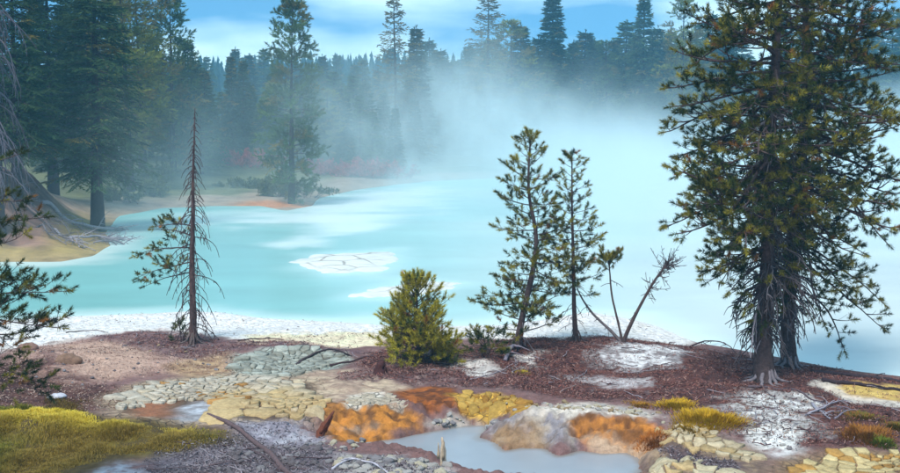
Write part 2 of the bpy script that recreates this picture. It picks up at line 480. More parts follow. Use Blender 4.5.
zone('orange_b', [(388, 392), (420, 386), (455, 388), (462, 412), (430, 414), (410, 404)], (156, 92, 44), 0.15, 0.3, c2=(128, 74, 40), fleck=(84, 52, 36))
zone('yellow_b', [(450, 394), (500, 392), (522, 400), (524, 412), (500, 417), (462, 414)], (214, 172, 74), 0.12, 0.25, c2=(150, 112, 46), crack=0.6)
zone('grey_rim', [(424, 424), (450, 412), (500, 416), (496, 424), (450, 430)], (198, 190, 178), 0.12, 0.3, c2=(160, 150, 145))
zone('mound_grey', [(480, 437), (505, 416), (530, 406), (560, 408), (578, 420), (575, 450), (545, 450), (500, 447)], (140, 136, 142), 0.15, 0.3, c2=(168, 156, 144), fleck=(112, 100, 96))
zone('mound_rust', [(484, 438), (500, 424), (535, 428), (540, 446), (505, 450)], (150, 118, 80), 0.2, 0.4, 0.7)
zone('mound_lip', [(500, 416), (522, 406), (600, 404), (650, 412), (655, 420), (580, 414), (530, 412)], (205, 198, 188), 0.15, 0.5, patchy=0.5)
zone('orange_c', [(572, 420), (590, 415), (640, 418), (665, 426), (664, 448), (640, 458), (612, 448), (585, 444), (575, 435)], (194, 126, 54), 0.12, 0.3, c2=(160, 106, 54), fleck=(104, 70, 46))
zone('orange_c_low', [(585, 438), (640, 440), (650, 456), (600, 454)], (186, 160, 136), 0.15, 0.3, 0.85)
zone('orange_d', [(505, 412), (522, 402), (532, 404), (520, 414)], (206, 134, 44), 0.1, 0.2)
zone('gravel_blue', [(228, 422), (300, 420), (330, 440), (300, 452), (255, 448)], (166, 166, 176), 0.25, 0.5, c2=(136, 132, 144))
zone('gravel_dark', [(150, 452), (230, 440), (262, 446), (330, 445), (345, 455), (340, 490), (130, 490)], (104, 96, 104), 0.3, 0.4, c2=(128, 120, 128))
zone('blue_patch_low', [(92, 466), (120, 462), (142, 466), (150, 490), (85, 490)], (160, 166, 178), 0.25, 0.9, patchy=0.7)  # second blue-grey patch in the ground colour, mostly broken up
zone('rubble', [(335, 453), (400, 456), (440, 463), (470, 482), (500, 490), (335, 490)], (178, 174, 172), 0.15, 0.3, c2=(140, 134, 136))
zone('bed_right', [(655, 440), (680, 424), (720, 436), (760, 452), (770, 490), (640, 490), (645, 466)], (150, 130, 106), 0.2, 0.3, c2=(112, 94, 84))
zone('bed_right_dark', [(662, 448), (690, 452), (735, 462), (745, 478), (700, 470), (668, 460)], (96, 80, 82), 0.12, 0.25)
zone('bed_far_right', [(780, 462), (830, 450), (905, 450), (905, 490), (770, 490)], (150, 126, 92), 0.25, 0.3, c2=(122, 100, 80), crack=0.5)
zone('grass_soil', [(-40, 414), (30, 408), (100, 416), (170, 424), (228, 430), (232, 442), (180, 452), (110, 462), (60, 490), (-40, 490)], (104, 92, 40), 0.3, 0.3, c2=(82, 68, 40))
C = np.clip(C * 1.22, 0.01, 0.82)
near = mesh_obj('shore_ground', np.column_stack([X, Y, Z]), None,
                (lambda nx, ny: (lambda i: np.stack([i, i + 1, i + nx + 1, i + nx], -1).reshape(-1, 4))
                 ((np.arange(ny - 1)[:, None] * nx + np.arange(nx - 1)[None, :])))(len(gx), len(gy)), M_ground, None, C, True, {'Crack': CRK})
tag(near, 'bare thermal shore of brown litter, white sinter and orange mud', None, None, 'structure')

# ------------------------------------------------------------------ lake, pool, far terrain, hills
far_px = [(-60, 264), (0, 262), (60, 262), (95, 256), (112, 246), (108, 232), (120, 216), (160, 208), (215, 206), (262, 206), (285, 211), (312, 206),
          (318, 198), (355, 190), (400, 184), (430, 181)]
FARP = np.vstack([[(-160, 52), (-60, 49)], W(far_px), [(8, 112), (16, 150), (35, 168), (70, 172), (110, 150), (160, 130), (260, 110)], [(420, 110), (420, 700), (-420, 700), (-420, 52)]])
LB = at_z(40, 225, 1.0)
def far_h(x, y):
    x = np.asarray(x, float); y = np.asarray(y, float)
    d = sdist(FARP, x, y)
    d = d + fbm(x, y, 0.12, 3, 41) * 2.0 * np.clip(np.abs(d) / 4, 0.1, 1)
    dp = np.maximum(d, 0)
    z = np.where(d > 0, 0.35 * (1 - np.exp(-dp / 3.0)) + 0.018 * np.minimum(dp, 150) + 0.006 * dp, 0.10 * d)
    z = np.maximum(z, -1.5)
    # the root-bound earth bank at the left
    z = z + 2.6 * sstep(0.2, 4.5, d) * np.exp(-(((x - LB[0] + 3) / 10) ** 2 + ((y - 61) / 9.0) ** 2))
    z = z + 1.6 * sstep(2, 14, d) * np.exp(-(((x + 34) / 16) ** 2 + ((y - 104) / 20) ** 2))
    z = z + sstep(0.5, 8, d) * (fbm(x, y, 0.06, 3, 42) * 0.7 + fbm(x, y, 0.5, 3, 43) * 0.12) + sstep(0.1, 2.0, d) * np.exp(-(((x + 20) / 13) ** 2 + ((y - 58) / 10) ** 2)) * (fbm(x, y, 0.6, 4, 45) * 0.55 - 0.35 * np.abs(fbm(x, y, 1.1, 3, 46)))
    # wooded ridges far behind
    rg = 13.5 * sstep(262, 430, y) * (0.66 + 0.16 * np.sin(x * 0.017 + 1.9) + 0.20 * fbm(x, y, 0.012, 3, 44))
    return z + rg

def grid(xs, ys):
    X_, Y_ = np.meshgrid(xs, ys); nx, ny = len(xs), len(ys)
    i = np.arange(ny - 1)[:, None] * nx + np.arange(nx - 1)[None, :]
    return X_.ravel(), Y_.ravel(), np.stack([i, i + 1, i + nx + 1, i + nx], -1).reshape(-1, 4)
xs = np.concatenate([np.linspace(-400, -90, 46)[:-1], np.linspace(-90, 120, 480), np.linspace(120, 400, 46)[1:]])
ys = np.concatenate([np.linspace(40, 130, 330)[:-1], np.linspace(130, 220, 90)[:-1], np.linspace(220, 640, 90)])
X2, Y2, F2 = grid(xs, ys)
Z2 = far_h(X2, Y2)
c2 = np.tile(S(88, 92, 62), (len(X2), 1)) * (1 + 0.5 * fbm(X2, Y2, 0.25, 4, 50))[:, None]
dF = sdist(FARP, X2, Y2)
m = (sstep(6.5, 1.5, dF + 5 * fbm(X2, Y2, 0.25, 4, 51)))[:, None]
c2 = c2 * (1 - m) + S(146, 130, 114) * m
bk = np.exp(-(((X2 - LB[0] + 4) / 12) ** 2 + ((Y2 - 57) / 9) ** 2))
m = np.clip(bk * 1.5, 0, 1)[:, None]
kb = sstep(-0.3, 0.3, fbm(X2, Y2, 0.9, 4, 52))[:, None]
c2 = c2 * (1 - m) + (S(146, 112, 96) * (1 - kb) + S(88, 66, 58) * kb) * m
m = (np.clip(bk * 2, 0, 1) * sstep(2.0, 0.6, np.abs(dF - 0.9) + 0.6 * fbm(X2, Y2, 0.7, 3, 53)))[:, None] * 0.75
c2 = c2 * (1 - m) + S(160, 140, 78) * m
m = (sstep(3.5, 1.0, np.hypot((X2 - at_z(288, 206)[0]) / 1.3, Y2 - at_z(288, 206)[1]) + 1.2 * fbm(X2, Y2, 0.6, 3, 54)))[:, None]
c2 = c2 * (1 - m) + S(176, 116, 70) * m
m = sstep(200, 270, Y2)[:, None]
c2 = c2 * (1 - m) + S(52, 70, 48) * m
far = mesh_obj('far_shore', np.column_stack([X2, Y2, Z2]), None, F2, M_far, None, np.clip(c2, 0.005, 0.9), True)
tag(far, 'far shore and wooded hills beyond the lake', None, None, 'structure')

lx = np.concatenate([np.linspace(-170, -45, 20)[:-1], np.arange(-45, 70, 0.5), np.linspace(70, 300, 30)])
ly = np.concatenate([np.arange(24, 110, 0.4), np.linspace(110, 200, 40)])
X3, Y3, F3_ = grid(lx, ly)
base = S(140, 202, 200, 0.74)
cw = np.tile(base, (len(X3), 1))
k = (sstep(-6, 14, X3 - 0.10 * (Y3 - 60) + 5 * fbm(X3, Y3, 0.08, 3, 60)))[:, None]
cw = cw * (1 - k) + S(206, 216, 214, 0.78) * k
cw = cw * (1 + 0.13 * fbm(X3 * 0.35, Y3, 0.35, 4, 65) + 0.07 * fbm(X3 * 0.5, Y3, 1.4, 3, 66))[:, None]
shoals = []
def shoal(pts, c, soft, rag, amt):
    P = W(pts); shoals.append(P)
    d = sdist(P, X3, Y3) + rag * fbm(X3, Y3 * 1.2, 0.45, 4, 61 + len(shoals))
    return (sstep(-soft, soft, d) * amt)[:, None], S(*c)
for a in [([(230, 222), (270, 212), (340, 196), (420, 186), (455, 190), (420, 205), (395, 216), (330, 222), (280, 226)], (214, 228, 228), 3.0, 3.5, 0.9),
          ([(300, 218), (330, 214), (392, 218), (380, 232), (330, 236), (318, 228)], (216, 230, 230), 1.2, 1.4, 0.9),
          ([(272, 244), (300, 236), (330, 240), (318, 247)], (214, 230, 230), 0.8, 0.9, 0.8),
          ([(268, 246), (290, 243), (300, 246), (285, 249)], (214, 230, 230), 0.5, 0.7, 0.9),
          ([(285, 268), (300, 254), (400, 248), (412, 264), (390, 278), (320, 278)], (205, 234, 235), 1.0, 0.8, 0.45),
          ([(340, 300), (370, 288), (420, 276), (465, 282), (450, 294), (380, 302)], (205, 234, 235), 0.7, 0.6, 0.4),
          ([(-60, 266), (40, 268), (110, 258), (130, 240), (120, 225), (100, 245), (60, 258), (-60, 258)], (205, 222, 218), 1.5, 1.5, 0.8),
          ([(80, 240), (170, 214), (260, 210), (250, 220), (170, 226), (110, 246)], (206, 232, 232), 2.0, 1.5, 0.6)]:
    m, c = shoal(*a); cw = cw * (1 - m) + c * m
dn = sdist(NEAR_POLY, X3, Y3)
m = (sstep(-2.2, 0.2, dn + 0.7 * fbm(X3, Y3, 0.5, 3, 80)) * 0.7)[:, None]
cw = cw * (1 - m) + S(214, 234, 232) * m
lake = mesh_obj('lake_water', np.column_stack([X3, Y3, np.zeros(len(X3))]), None, F3_, M_lake, None, cw, True)
tag(lake, 'milky turquoise hot lake under drifting steam', None, None, 'structure')

pxs, pys = np.linspace(POOL_POLY[:, 0].min() - 0.3, POOL_POLY[:, 0].max() + 0.3, 130), np.linspace(POOL_POLY[:, 1].min() - 0.6, POOL_POLY[:, 1].max() + 0.3, 90)
X4, Y4, F4_ = grid(pxs, pys)
pdp = sdist(POOL_POLY, X4, Y4)
cp = np.tile(S(150, 160, 170, 0.8), (len(X4), 1)) * (1 + 0.16 * fbm(X4, Y4, 0.9, 4, 70))[:, None]
mr_ = (sstep(0.22, -0.02, pdp + 0.12 * fbm(X4, Y4, 2.5, 3, 71)) * 0.7)[:, None]
cp = cp * (1 - mr_) + S(122, 108, 94) * mr_
pool = mesh_obj('mud_pool', np.column_stack([X4, Y4, np.full(len(X4), POOL_Z)]), None, F4_, M_pool, None, cp, True)
tag(pool, 'grey blue mud pool below the orange banks', None, None, 'structure')

def island(pts, hgt, label, crk):
    P = W(pts); lo, hi = P.min(0) - 0.6, P.max(0) + 0.6
    x, y, F = grid(np.arange(lo[0], hi[0], 0.10), np.arange(lo[1], hi[1], 0.16))
    d = sdist(P, x, y) + 0.8 * fbm(x, y, 0.8, 4, 90)
    z = np.where(d > 0, hgt * (1 - np.exp(-np.maximum(d, 0) / 0.5)) + 0.02, 0.2 * d) + 0.02 * fbm(x, y, 1.5, 3, 91) * (d > 0) - 0.01
    c = np.tile(S(206, 208, 204), (len(x), 1)) * (1 + 0.05 * fbm(x, y, 1.0, 3, 92))[:, None]
    o = mesh_obj('silica_island', np.column_stack([x, y, z]), None, F, M_island, None, c, True, {'Crack': np.clip(d * 1.5, 0, 1) * crk})
    return tag(o, label, None, None, 'structure')
island([(298, 262), (315, 256), (385, 252), (398, 262), (380, 270), (350, 274), (322, 273)], 0.13, 'cracked white silica island standing in the turquoise lake', 0.75)
island([(356, 297), (378, 289), (420, 279), (462, 283), (450, 289), (400, 297)], 0.06, 'low white cracked shoal behind the round pine bush', 0.5)

# wood beyond the pool: far ridge covered with conifers too small to count
def cone_tree(n, x, y, z, h, w):
    k = 6; lv = np.array([0.05, 0.30, 0.34, 0.58, 0.62, 0.82, 0.85, 1.0]); wd = np.array([1, .62, .85, .42, .62, .22, .36, 0.02])
    a = np.arange(k) * 2 * math.pi / k
    ph = rng.uniform(0, 6.28, n)[:, None, None]
    j = 1 + rng.normal(0, 0.18, (n, len(lv), k))
    r = (w[:, None] * wd[None])[:, :, None] * j
    vx = x[:, None, None] + r * np.cos(a[None, None] + ph); vy = y[:, None, None] + r * np.sin(a[None, None] + ph)
    vz = (z[:, None] + h[:, None] * lv[None])[:, :, None] + 0 * r + rng.normal(0, 0.02, r.shape) * h[:, None, None]
    V = np.stack([vx, vy, vz], -1).reshape(-1, 3)
    l = len(lv)
    b = (np.arange(n) * l * k)[:, None, None]; i = (np.arange(l - 1) * k)[None, :, None]; q = np.arange(k)[None, None]; q2 = (q + 1) % k
    F = np.stack([b + i + q, b + i + q2, b + i + k + q2, b + i + k + q], -1).reshape(-1, 4)
    return V, F, np.repeat(np.arange(n), l * k)
nw = 5200
wx, wy = rng.uniform(-300, 300, nw), rng.uniform(285, 520, nw)
V, F, ti = cone_tree(nw, wx, wy, far_h(wx, wy) - 0.5, rng.uniform(5, 10.5, nw), rng.uniform(1.1, 1.9, nw))
wc = (S(44, 66, 48)[None] * rng.uniform(0.6, 1.3, nw)[:, None])[ti]
wood = mesh_obj('ridge_forest', V, None, F, M_farneedle, None, wc, False)
tag(wood, 'blue hazy conifer forest covering the distant ridge', 'forest', None, 'stuff')
# ------------------------------------------------------------------ trees: growing branches, twigs and needle tufts
def unit(v):
    return v / (np.linalg.norm(v) + 1e-9)

def curve(p0, d0, L, n, bend, jit=0.06, rs=None):
    """n+1 points; bend(s) = change of the direction's z per unit of length travelled"""
    d = unit(np.asarray(d0, float)); p = np.asarray(p0, float); out = [p.copy()]
    st = L / n
    for i in range(n):
        s = (i + 0.5) / n
        d = unit(d + np.array([0, 0, bend(s) / n]) + rng.normal(0, jit, 3))
        p = p + d * st; out.append(p.copy())
    return np.array(out)

def side_dir(T, ang, roll):
    ref = np.array([0, 0, 1.0]) if abs(T[2]) < 0.95 else np.array([1.0, 0, 0])
    u = unit(np.cross(T, ref)); w = np.cross(u, T)
    return unit(T * math.cos(ang) + (u * math.cos(roll) + w * math.sin(roll)) * math.sin(ang))

class Tufts:
    def __init__(s): s.P = []; s.D = []; s.L = []; s.C = []
    def add(s, p, d, L, c): s.P.append(p); s.D.append(d); s.L.append(L); s.C.append(c)
    def geo(s, n, nl, nw, a0=62, a1=18, flat=1.0, start=0.0):
        P, D, Lg, Cc = map(np.array, (s.P, s.D, s.L, s.C)); m = len(P)
        D = D / (np.linalg.norm(D, axis=1, keepdims=True) + 1e-9)
        ref = np.where(np.abs(D[:, 2:3]) < 0.95, np.array([[0, 0, 1.0]]), np.array([[1.0, 0, 0]]))
        U = np.cross(D, ref); U /= np.linalg.norm(U, axis=1, keepdims=True) + 1e-9
        Wd = np.cross(U, D)
        u = start + (1 - start) * rng.random((m, n)) ** 0.75
        ph = rng.random((m, n)) * 2 * math.pi
        th = np.radians(a0 + (a1 - a0) * u + rng.normal(0, 10, (m, n)))
        rad = np.cos(ph)[..., None] * U[:, None] + flat * np.sin(ph)[..., None] * Wd[:, None]
        d = D[:, None] * np.cos(th)[..., None] + rad * np.sin(th)[..., None]
        b = P[:, None] + D[:, None] * (u * Lg[:, None])[..., None]
        ln = (nl * (0.75 + 0.5 * rng.random((m, n))))[..., None]
        side = np.cross(d, rng.normal(0, 1, (m, n, 3))); side /= np.linalg.norm(side, axis=2, keepdims=True) + 1e-9
        V = np.stack([b + side * nw * 0.5, b - side * nw * 0.5, b + d * ln], 2).reshape(-1, 3)
        F = np.arange(len(V)).reshape(-1, 3)
        c = np.broadcast_to(Cc[:, None, :], (m, n, 3)) * (0.75 + 0.5 * rng.random((m, n, 1)))
        return V, F, np.repeat(c.reshape(-1, 3), 3, axis=0)
    def build(s, name, mat, parent, origin, **kw):
        V, F, c = s.geo(**kw)
        return mesh_obj(name, V - np.asarray(origin), F, None, mat, parent, c)

BARK, BARK_GREY, DEADC = S(92, 78, 78), S(112, 104, 108), S(150, 142, 148)
G_DARK, G_MID, G_YEL, G_BROWN = S(46, 62, 34), S(86, 100, 40), S(166, 156, 48), S(156, 106, 52)
GSC = 1.0
def green(yel=0.35, brown=0.03):
    r = random.random()
    if r < brown: return G_BROWN * random.uniform(0.7, 1.1)
    k = min(1, max(0, random.gauss(yel + 0.08, 0.32)))
    c = G_DARK * (1 - k) + G_YEL * k if k > 0.5 else (G_DARK * (1 - 2 * k) + G_MID * 2 * k)
    return c * random.uniform(0.5, 0.98) * GSC

def leafy_branch(mb, tf, p0, d0, L, r0, bend, tuft, yel, fol0=0.35, twig=0.42, sp=0.14, depth=0, cbark=BARK):
    n = max(4, int(L / 0.16))
    P = curve(p0, d0, L, n, bend, 0.07)
    mb.tube(P, np.linspace(r0, r0 * 0.25, n + 1), 4 if depth else 5, cbark, cap=False)
    T = np.gradient(P, axis=0)
    s = 0.22 if depth == 0 else 0.3; sgn = random.choice((-1, 1))
    while s < 0.97:
        i = min(n, int(s * n)); t = unit(T[i])
        roll = random.gauss(0, 0.45) + (0 if sgn > 0 else math.pi)
        l = L * twig * (1.15 - s) * random.uniform(0.7, 1.25) + 0.08
        d = side_dir(t, R(random.uniform(38, 62)), roll); d = unit(d + np.array([0, 0, 0.12]))
        if depth == 0 and l > 0.42:
            leafy_branch(mb, tf, P[i], d, l, max(0.005, r0 * 0.45), lambda q: 0.35, tuft, yel, fol0 * 0.6, 0.45, 0.15, 1, cbark)
        else:
            q = curve(P[i], d, l, 3, lambda q: 0.35, 0.08)
            mb.tube(q, np.linspace(max(0.004, r0 * 0.3), 0.003, 4), 3, cbark, cap=False)
            if s > fol0 or random.random() < 0.12:
                tf.add(q[-1] - unit(q[-1] - q[-2]) * tuft * 0.45, unit(q[-1] - q[-2]), tuft * random.uniform(0.8, 1.25), green(yel))
                if l > 0.25: tf.add(q[-2] - unit(q[-2] - q[-3]) * tuft * 0.4, unit(q[-2] - q[-3] + rng.normal(0, 0.2, 3)), tuft * 0.9, green(yel - 0.12))
        s += sp * (1.45 - 0.95 * s) / max(L, 0.3) * random.uniform(0.7, 1.3); sgn = -sgn
    d = unit(P[-1] - P[-2]); tf.add(P[-1] - d * tuft * 0.4, d, tuft * 1.1, green(yel + 0.1))

def dead_branch(mb, p0, d0, L, r0, bend, c=DEADC, sub=0.4, sp=0.16, jit=0.10, depth=0):
    n = max(4, int(L / 0.13))
    P = curve(p0, d0, L, n, bend, jit)
    mb.tube(P, np.linspace(r0, max(0.006, r0 * 0.3), n + 1), 4, c * random.uniform(0.7, 1.15), cap=False)
    T = np.gradient(P, axis=0); s = 0.15
    while s < 0.95 and depth < 2:
        i = min(n, int(s * n))
        l = L * sub * (1.1 - s) * random.uniform(0.4, 1.2)
        d = unit(side_dir(unit(T[i]), R(random.uniform(35, 75)), random.uniform(0, 6.28)) + np.array([0, 0, -0.15]))
        if l > 0.06:
            dead_branch(mb, P[i], d, l, max(0.008, r0 * 0.55), bend, c, sub * 0.9, sp, jit, depth + 1)
        s += sp / max(L, 0.25) * random.uniform(0.6, 1.5)
    return P

def path_at(P, t):
    P = np.asarray(P); x = t * (len(P) - 1); i = min(len(P) - 2, int(x)); f = x - i
    return P[i] * (1 - f) + P[i + 1] * f

def smooth_path(pts, n):
    pts = np.asarray(pts, float); t = np.linspace(0, len(pts) - 1, n); out = []
    for q in t:
        i = min(len(pts) - 2, int(q)); f = q - i
        p0, p1, p2, p3 = pts[max(i - 1, 0)], pts[i], pts[i + 1], pts[min(i + 2, len(pts) - 1)]
        out.append(0.5 * (2 * p1 + (p2 - p0) * f + (2 * p0 - 5 * p1 + 4 * p2 - p3) * f * f + (3 * p1 - p0 - 3 * p2 + p3) * f ** 3))
    return np.array(out)

def trunk_mesh(mb, P, r0, r1, sides=12, flare=0.5, c=BARK, wob=0.05):
    n = len(P); t = np.linspace(0, 1, n)
    r = r0 + (r1 - r0) * t ** 0.9 + r0 * flare * np.exp(-t * n * 0.55)
    mb.tube(P, r, sides, c, wob)

def roots(mb, base, r, n, L, c):
    for k in range(n):
        a = k * 6.28 / n + random.uniform(-0.4, 0.4); l = L * random.uniform(0.6, 1.2)
        pts = []
        for q in np.linspace(0, 1, 7):
            x, y = base[0] + math.cos(a) * (r * 0.7 + l * q), base[1] + math.sin(a) * (r * 0.7 + l * q)
            a += random.gauss(0, 0.10)
            zg = float(near_h(x, y)); z = zg + 0.02 * (1 - q) + (base[2] + 0.25 - zg) * math.exp(-q * 7) - 0.02 * q
            pts.append((x, y, z))
        mb.tube(pts, np.linspace(r * 0.28, 0.008, 7), 5, c * random.uniform(0.8, 1.1), 0.08)

# --- twin lodgepole pines on the right
def big_pine(base_px, path_px, D, r0, label, seed, height_t, lens, dead_low, nb, limit=None, right_branch=False):
    random.seed(seed)
    base = ground_px(*base_px); D = base[1]
    pts = [base - np.array([0, 0, 0.1])] + [at_y(px, py, D) for px, py in path_px]
    P = smooth_path(pts, 40)
    root = empty('pine_tree', base); o = base
    mb = MB(); trunk_mesh(mb, P, r0, r0 * 0.22, 14, 0.45, BARK, 0.06); mb.build('trunk', M_bark, root, True, o)
    rb = MB(); roots(rb, base, r0, 8, 0.55, S(128, 120, 126)); rb.build('root_flare', M_dead, root, True, o)
    br = MB(); tf = Tufts(); dd = MB()
    H = P[-1][2] - base[2]
    for k in range(nb):
        t = height_t(k / nb); p = path_at(P, t); hgt = (p[2] - base[2])
        a = k * 2.399 + random.gauss(0, 0.35)
        L = lens(hgt, math.cos(a)) * random.uniform(0.65, 1.15)
        if L < 0.2: continue
        el = R(random.gauss(-1, 14)) + 0.25 * t
        d = np.array([math.cos(a) * math.cos(el), math.sin(a) * math.cos(el), math.sin(el)])
        low = max(0, 1 - hgt / 3.6)
        leafy_branch(br, tf, p, d, L, 0.012 + 0.011 * L, lambda s, w=low: (-1.25 - 0.7 * w + (2.1 - 0.4 * w) * s), 0.13, 0.36, 0.62, 0.44, 0.22)
    for k in range(dead_low):
        t = random.uniform(0.13, 0.60); p = path_at(P, t)
        a = random.uniform(0, 6.28); L = random.uniform(0.5, 1.75) * float(np.interp(t, [0.1, 0.22, 0.6], [0.45, 1.0, 0.8]))
        el = R(random.uniform(-15, 28)); dd = MB()
        d = np.array([math.cos(a) * math.cos(el), math.sin(a) * math.cos(el), math.sin(el)])
        dead_branch(dd, p, d, L, 0.013 + 0.007 * L, lambda s: -2.0 + 0.9 * s, (DEADC * 0.85 if random.random() < 0.15 else BARK_GREY * 0.62), 0.5, 0.19, 0.17)
        dd.build('dead_branch', M_dead, root, False, o)
    if right_branch:
        for (py, L, a, el) in ((262, 2.3, -0.3, -20), (290, 1.9, 0.2, -22), (245, 2.2, -0.15, -8)):
            p = at_y(800, py, D)
            d = np.array([math.cos(a) * math.cos(R(el)), math.sin(a) * math.cos(R(el)), math.sin(R(el))])
            leafy_branch(br, tf, p, d, L, 0.03, lambda s: -1.3 + 1.2 * s, 0.16, 0.34, 0.55, 0.36, 0.2)
    cr = br.build('crown', M_bark, root, False, o)
    tf.build('needles', M_needle, cr, o, n=70, nl=0.10, nw=0.011, a0=88, a1=20)
    tag(root, label, 'tree', 'two old pines standing together')
    return root
def lens_a(h, ca):
    w = np.interp(h, [0.6, 1.6, 2.6, 3.6, 5.0, 6.2, 7.5, 9.5, 11.0], [0.0, 0.5, 1.6, 2.45, 2.35, 2.1, 1.9, 1.3, 0.2])
    return w * (1.0 if ca < 0 else 0.55)
def lens_b(h, ca):
    w = np.interp(h, [0.6, 1.6, 2.4, 3.4, 5.0, 6.5, 7.6, 9.5, 11.0], [0.0, 0.4, 1.4, 2.3, 2.6, 2.35, 2.0, 1.3, 0.2])
    return w * (1.0 if ca > 0 else 0.5)
big_pine((765, 381), [(763, 340), (766, 290), (768, 230), (769, 160), (774, 90), (778, 10), (782, -70), (784, -130)], 0, 0.19,
         'old pine with pale bare roots fanned at its foot, before its twin', 3, lambda q: 0.13 + 0.87 * q ** 0.9, lens_a, 150, 195)
big_pine((789, 366), [(788, 330), (790, 270), (797, 200), (804, 130), (806, 60), (806, -10), (808, -80), (808, -140)], 0, 0.17,
         'old pine with one low green bough beyond bare drooping twigs, behind its twin', 4, lambda q: 0.16 + 0.84 * q ** 0.9, lens_b, 145, 185, right_branch=True)

# --- small pines on the mound
def small_pine(base_px, path_px, r0, label, seed, nb, lens, tuft, yel, el0, t0=0.1, dead=10, cbark=BARK, mask=None, group=None, n=62, nl=0.095, up=1.2, curve_n=24, cat='tree', name='pine_tree', needles=True):
    random.seed(seed)
    base = ground_px(*base_px); D = base[1]
    P = smooth_path([base - np.array([0, 0, 0.06])] + [at_y(px, py, D) for px, py in path_px], curve_n)
    root = empty(name, base); o = base
    mb = MB(); trunk_mesh(mb, P, r0, 0.012, 10, 0.5, cbark, 0.06)
    roots(mb, base, r0, 6, 0.45, cbark)
    mb.build('trunk', M_bark, root, True, o)
    br = MB(); tf = Tufts(); dd = MB()
    for k in range(nb):
        q = (k + random.random()) / nb
        t = t0 + (1 - t0) * q; p = path_at(P, min(t, 0.995)); a = k * 2.399 + random.gauss(0, 0.4)
        if mask and not mask(t, a): continue
        L = lens(t) * random.uniform(0.7, 1.2)
        el = R(random.gauss(el0 + 35 * t ** 2, 9))
        d = np.array([math.cos(a) * math.cos(el), math.sin(a) * math.cos(el), math.sin(el)])
        leafy_branch(br, tf, p, d, L, 0.006 + 0.010 * L, lambda s: -0.35 + up * s, tuft, yel, 0.3, 0.46, 0.15)
    d = unit(P[-1] - P[-2]); tf.add(P[-1] - d * 0.1, d, tuft * 1.3, green(yel))
    for k in range(dead):
        t = random.uniform(0.06, 0.4); p = path_at(P, t); a = random.uniform(0, 6.28); el = R(random.uniform(-30, 10)); dd = MB()
        dead_branch(dd, p, np.array([math.cos(a) * math.cos(el), math.sin(a) * math.cos(el), math.sin(el)]), random.uniform(0.3, 0.8), 0.008, lambda s: -1.0, DEADC * 0.75, 0.4, 0.18)
        dd.build('dead_branch', M_dead, root, False, o)
    cr = br.build('crown', M_bark, root, False, o)
    tf.build('needles', M_needle, cr, o, n=n, nl=nl, nw=0.012, a0=85, a1=20)
    tag(root, label, cat, group)
    return root, P
def prof(a, b): return lambda t: float(np.interp(t, a, b))
small_pine((517, 348), [(522, 318), (533, 270), (536, 235), (529, 195), (529, 160), (531, 138)], 0.085, 'slender curved pine with tufted boughs and a leaning trunk', 11, 72,
           prof([0.08, 0.25, 0.45, 0.65, 0.85, 1], [0.95, 1.05, 0.85, 0.72, 0.42, 0.18]), 0.16, 0.48, 2, 0.10, 16)
small_pine((576, 341), [(574, 300), (573, 250), (572, 205), (572, 156)], 0.065, 'straight young pine with bare lower trunk beside the leaning pine', 12, 58,
           prof([0.25, 0.4, 0.6, 0.8, 1], [0.5, 0.72, 0.62, 0.44, 0.15]), 0.16, 0.42, 0, 0.28, 14)
GSC = 1.45
small_pine((418, 362), [(418, 340), (417, 310), (417, 284)], 0.05, 'round bushy young pine with bright green upswept shoots', 13, 92,
           prof([0.03, 0.2, 0.45, 0.7, 1], [0.95, 1.0, 0.90, 0.62, 0.2]), 0.15, 0.86, 22, 0.05, 0, n=64, up=1.6)
GSC = 1.0
small_pine((488, 356), [(487, 350), (485, 344), (484, 339)], 0.02, 'low dark pine seedling under the leaning pine', 14, 18,
           prof([0, 1], [0.75, 0.25]), 0.13, 0.25, 8, 0.1, 0, name='pine_seedling')
small_pine((181, 342), [(181, 336), (180, 329), (180, 322)], 0.012, 'tiny pine seedling on white sinter beside the dead pine', 15, 10,
           prof([0, 1], [0.30, 0.08]), 0.09, 0.35, 15, 0.1, 0, name='pine_seedling')

# --- three-stemmed bent pine, mostly dead
random.seed(21)
base = ground_px(623, 343); D = base[1]
root = empty('pine_tree', base)
def stem(pts, r0, r1, name, c):
    P = smooth_path([base + np.array([0, 0, -0.03])] + [at_y(px, py, D + dy) for px, py, dy in pts], 22)
    mb = MB(); trunk_mesh(mb, P, r0, r1, 8, 0.25, c, 0.06); mb.build(name, M_bark, root, True, base); return P
Pl = stem([(610, 330, 0.1), (594, 315, 0.25), (583, 300, 0.35), (577, 288, 0.4)], 0.045, 0.014, 'stem', BARK_GREY)
Pm = stem([(618, 322, 0.0), (612, 296, 0.0), (610, 275, 0.0), (609, 262, 0.0)], 0.032, 0.014, 'stem', BARK)
Pr = stem([(628, 330, -0.1), (640, 306, -0.15), (655, 280, -0.2), (668, 263, -0.2)], 0.055, 0.02, 'stem', BARK)
br = MB(); tf = Tufts()
for k in range(13):
    p = path_at(Pm, random.uniform(0.82, 1.0)); a = k * 2.4; el = R(random.uniform(5, 60))
    leafy_branch(br, tf, p, np.array([math.cos(a) * math.cos(el), math.sin(a) * math.cos(el), math.sin(el)]), random.uniform(0.2, 0.42), 0.008, lambda s: 0.4, 0.13, 0.65, 0.1, 0.5, 0.13)
cr = br.build('crown', M_bark, root, False, base); tf.build('needles', M_needle, cr, base, n=60, nl=0.088, nw=0.012, a0=85, a1=20)
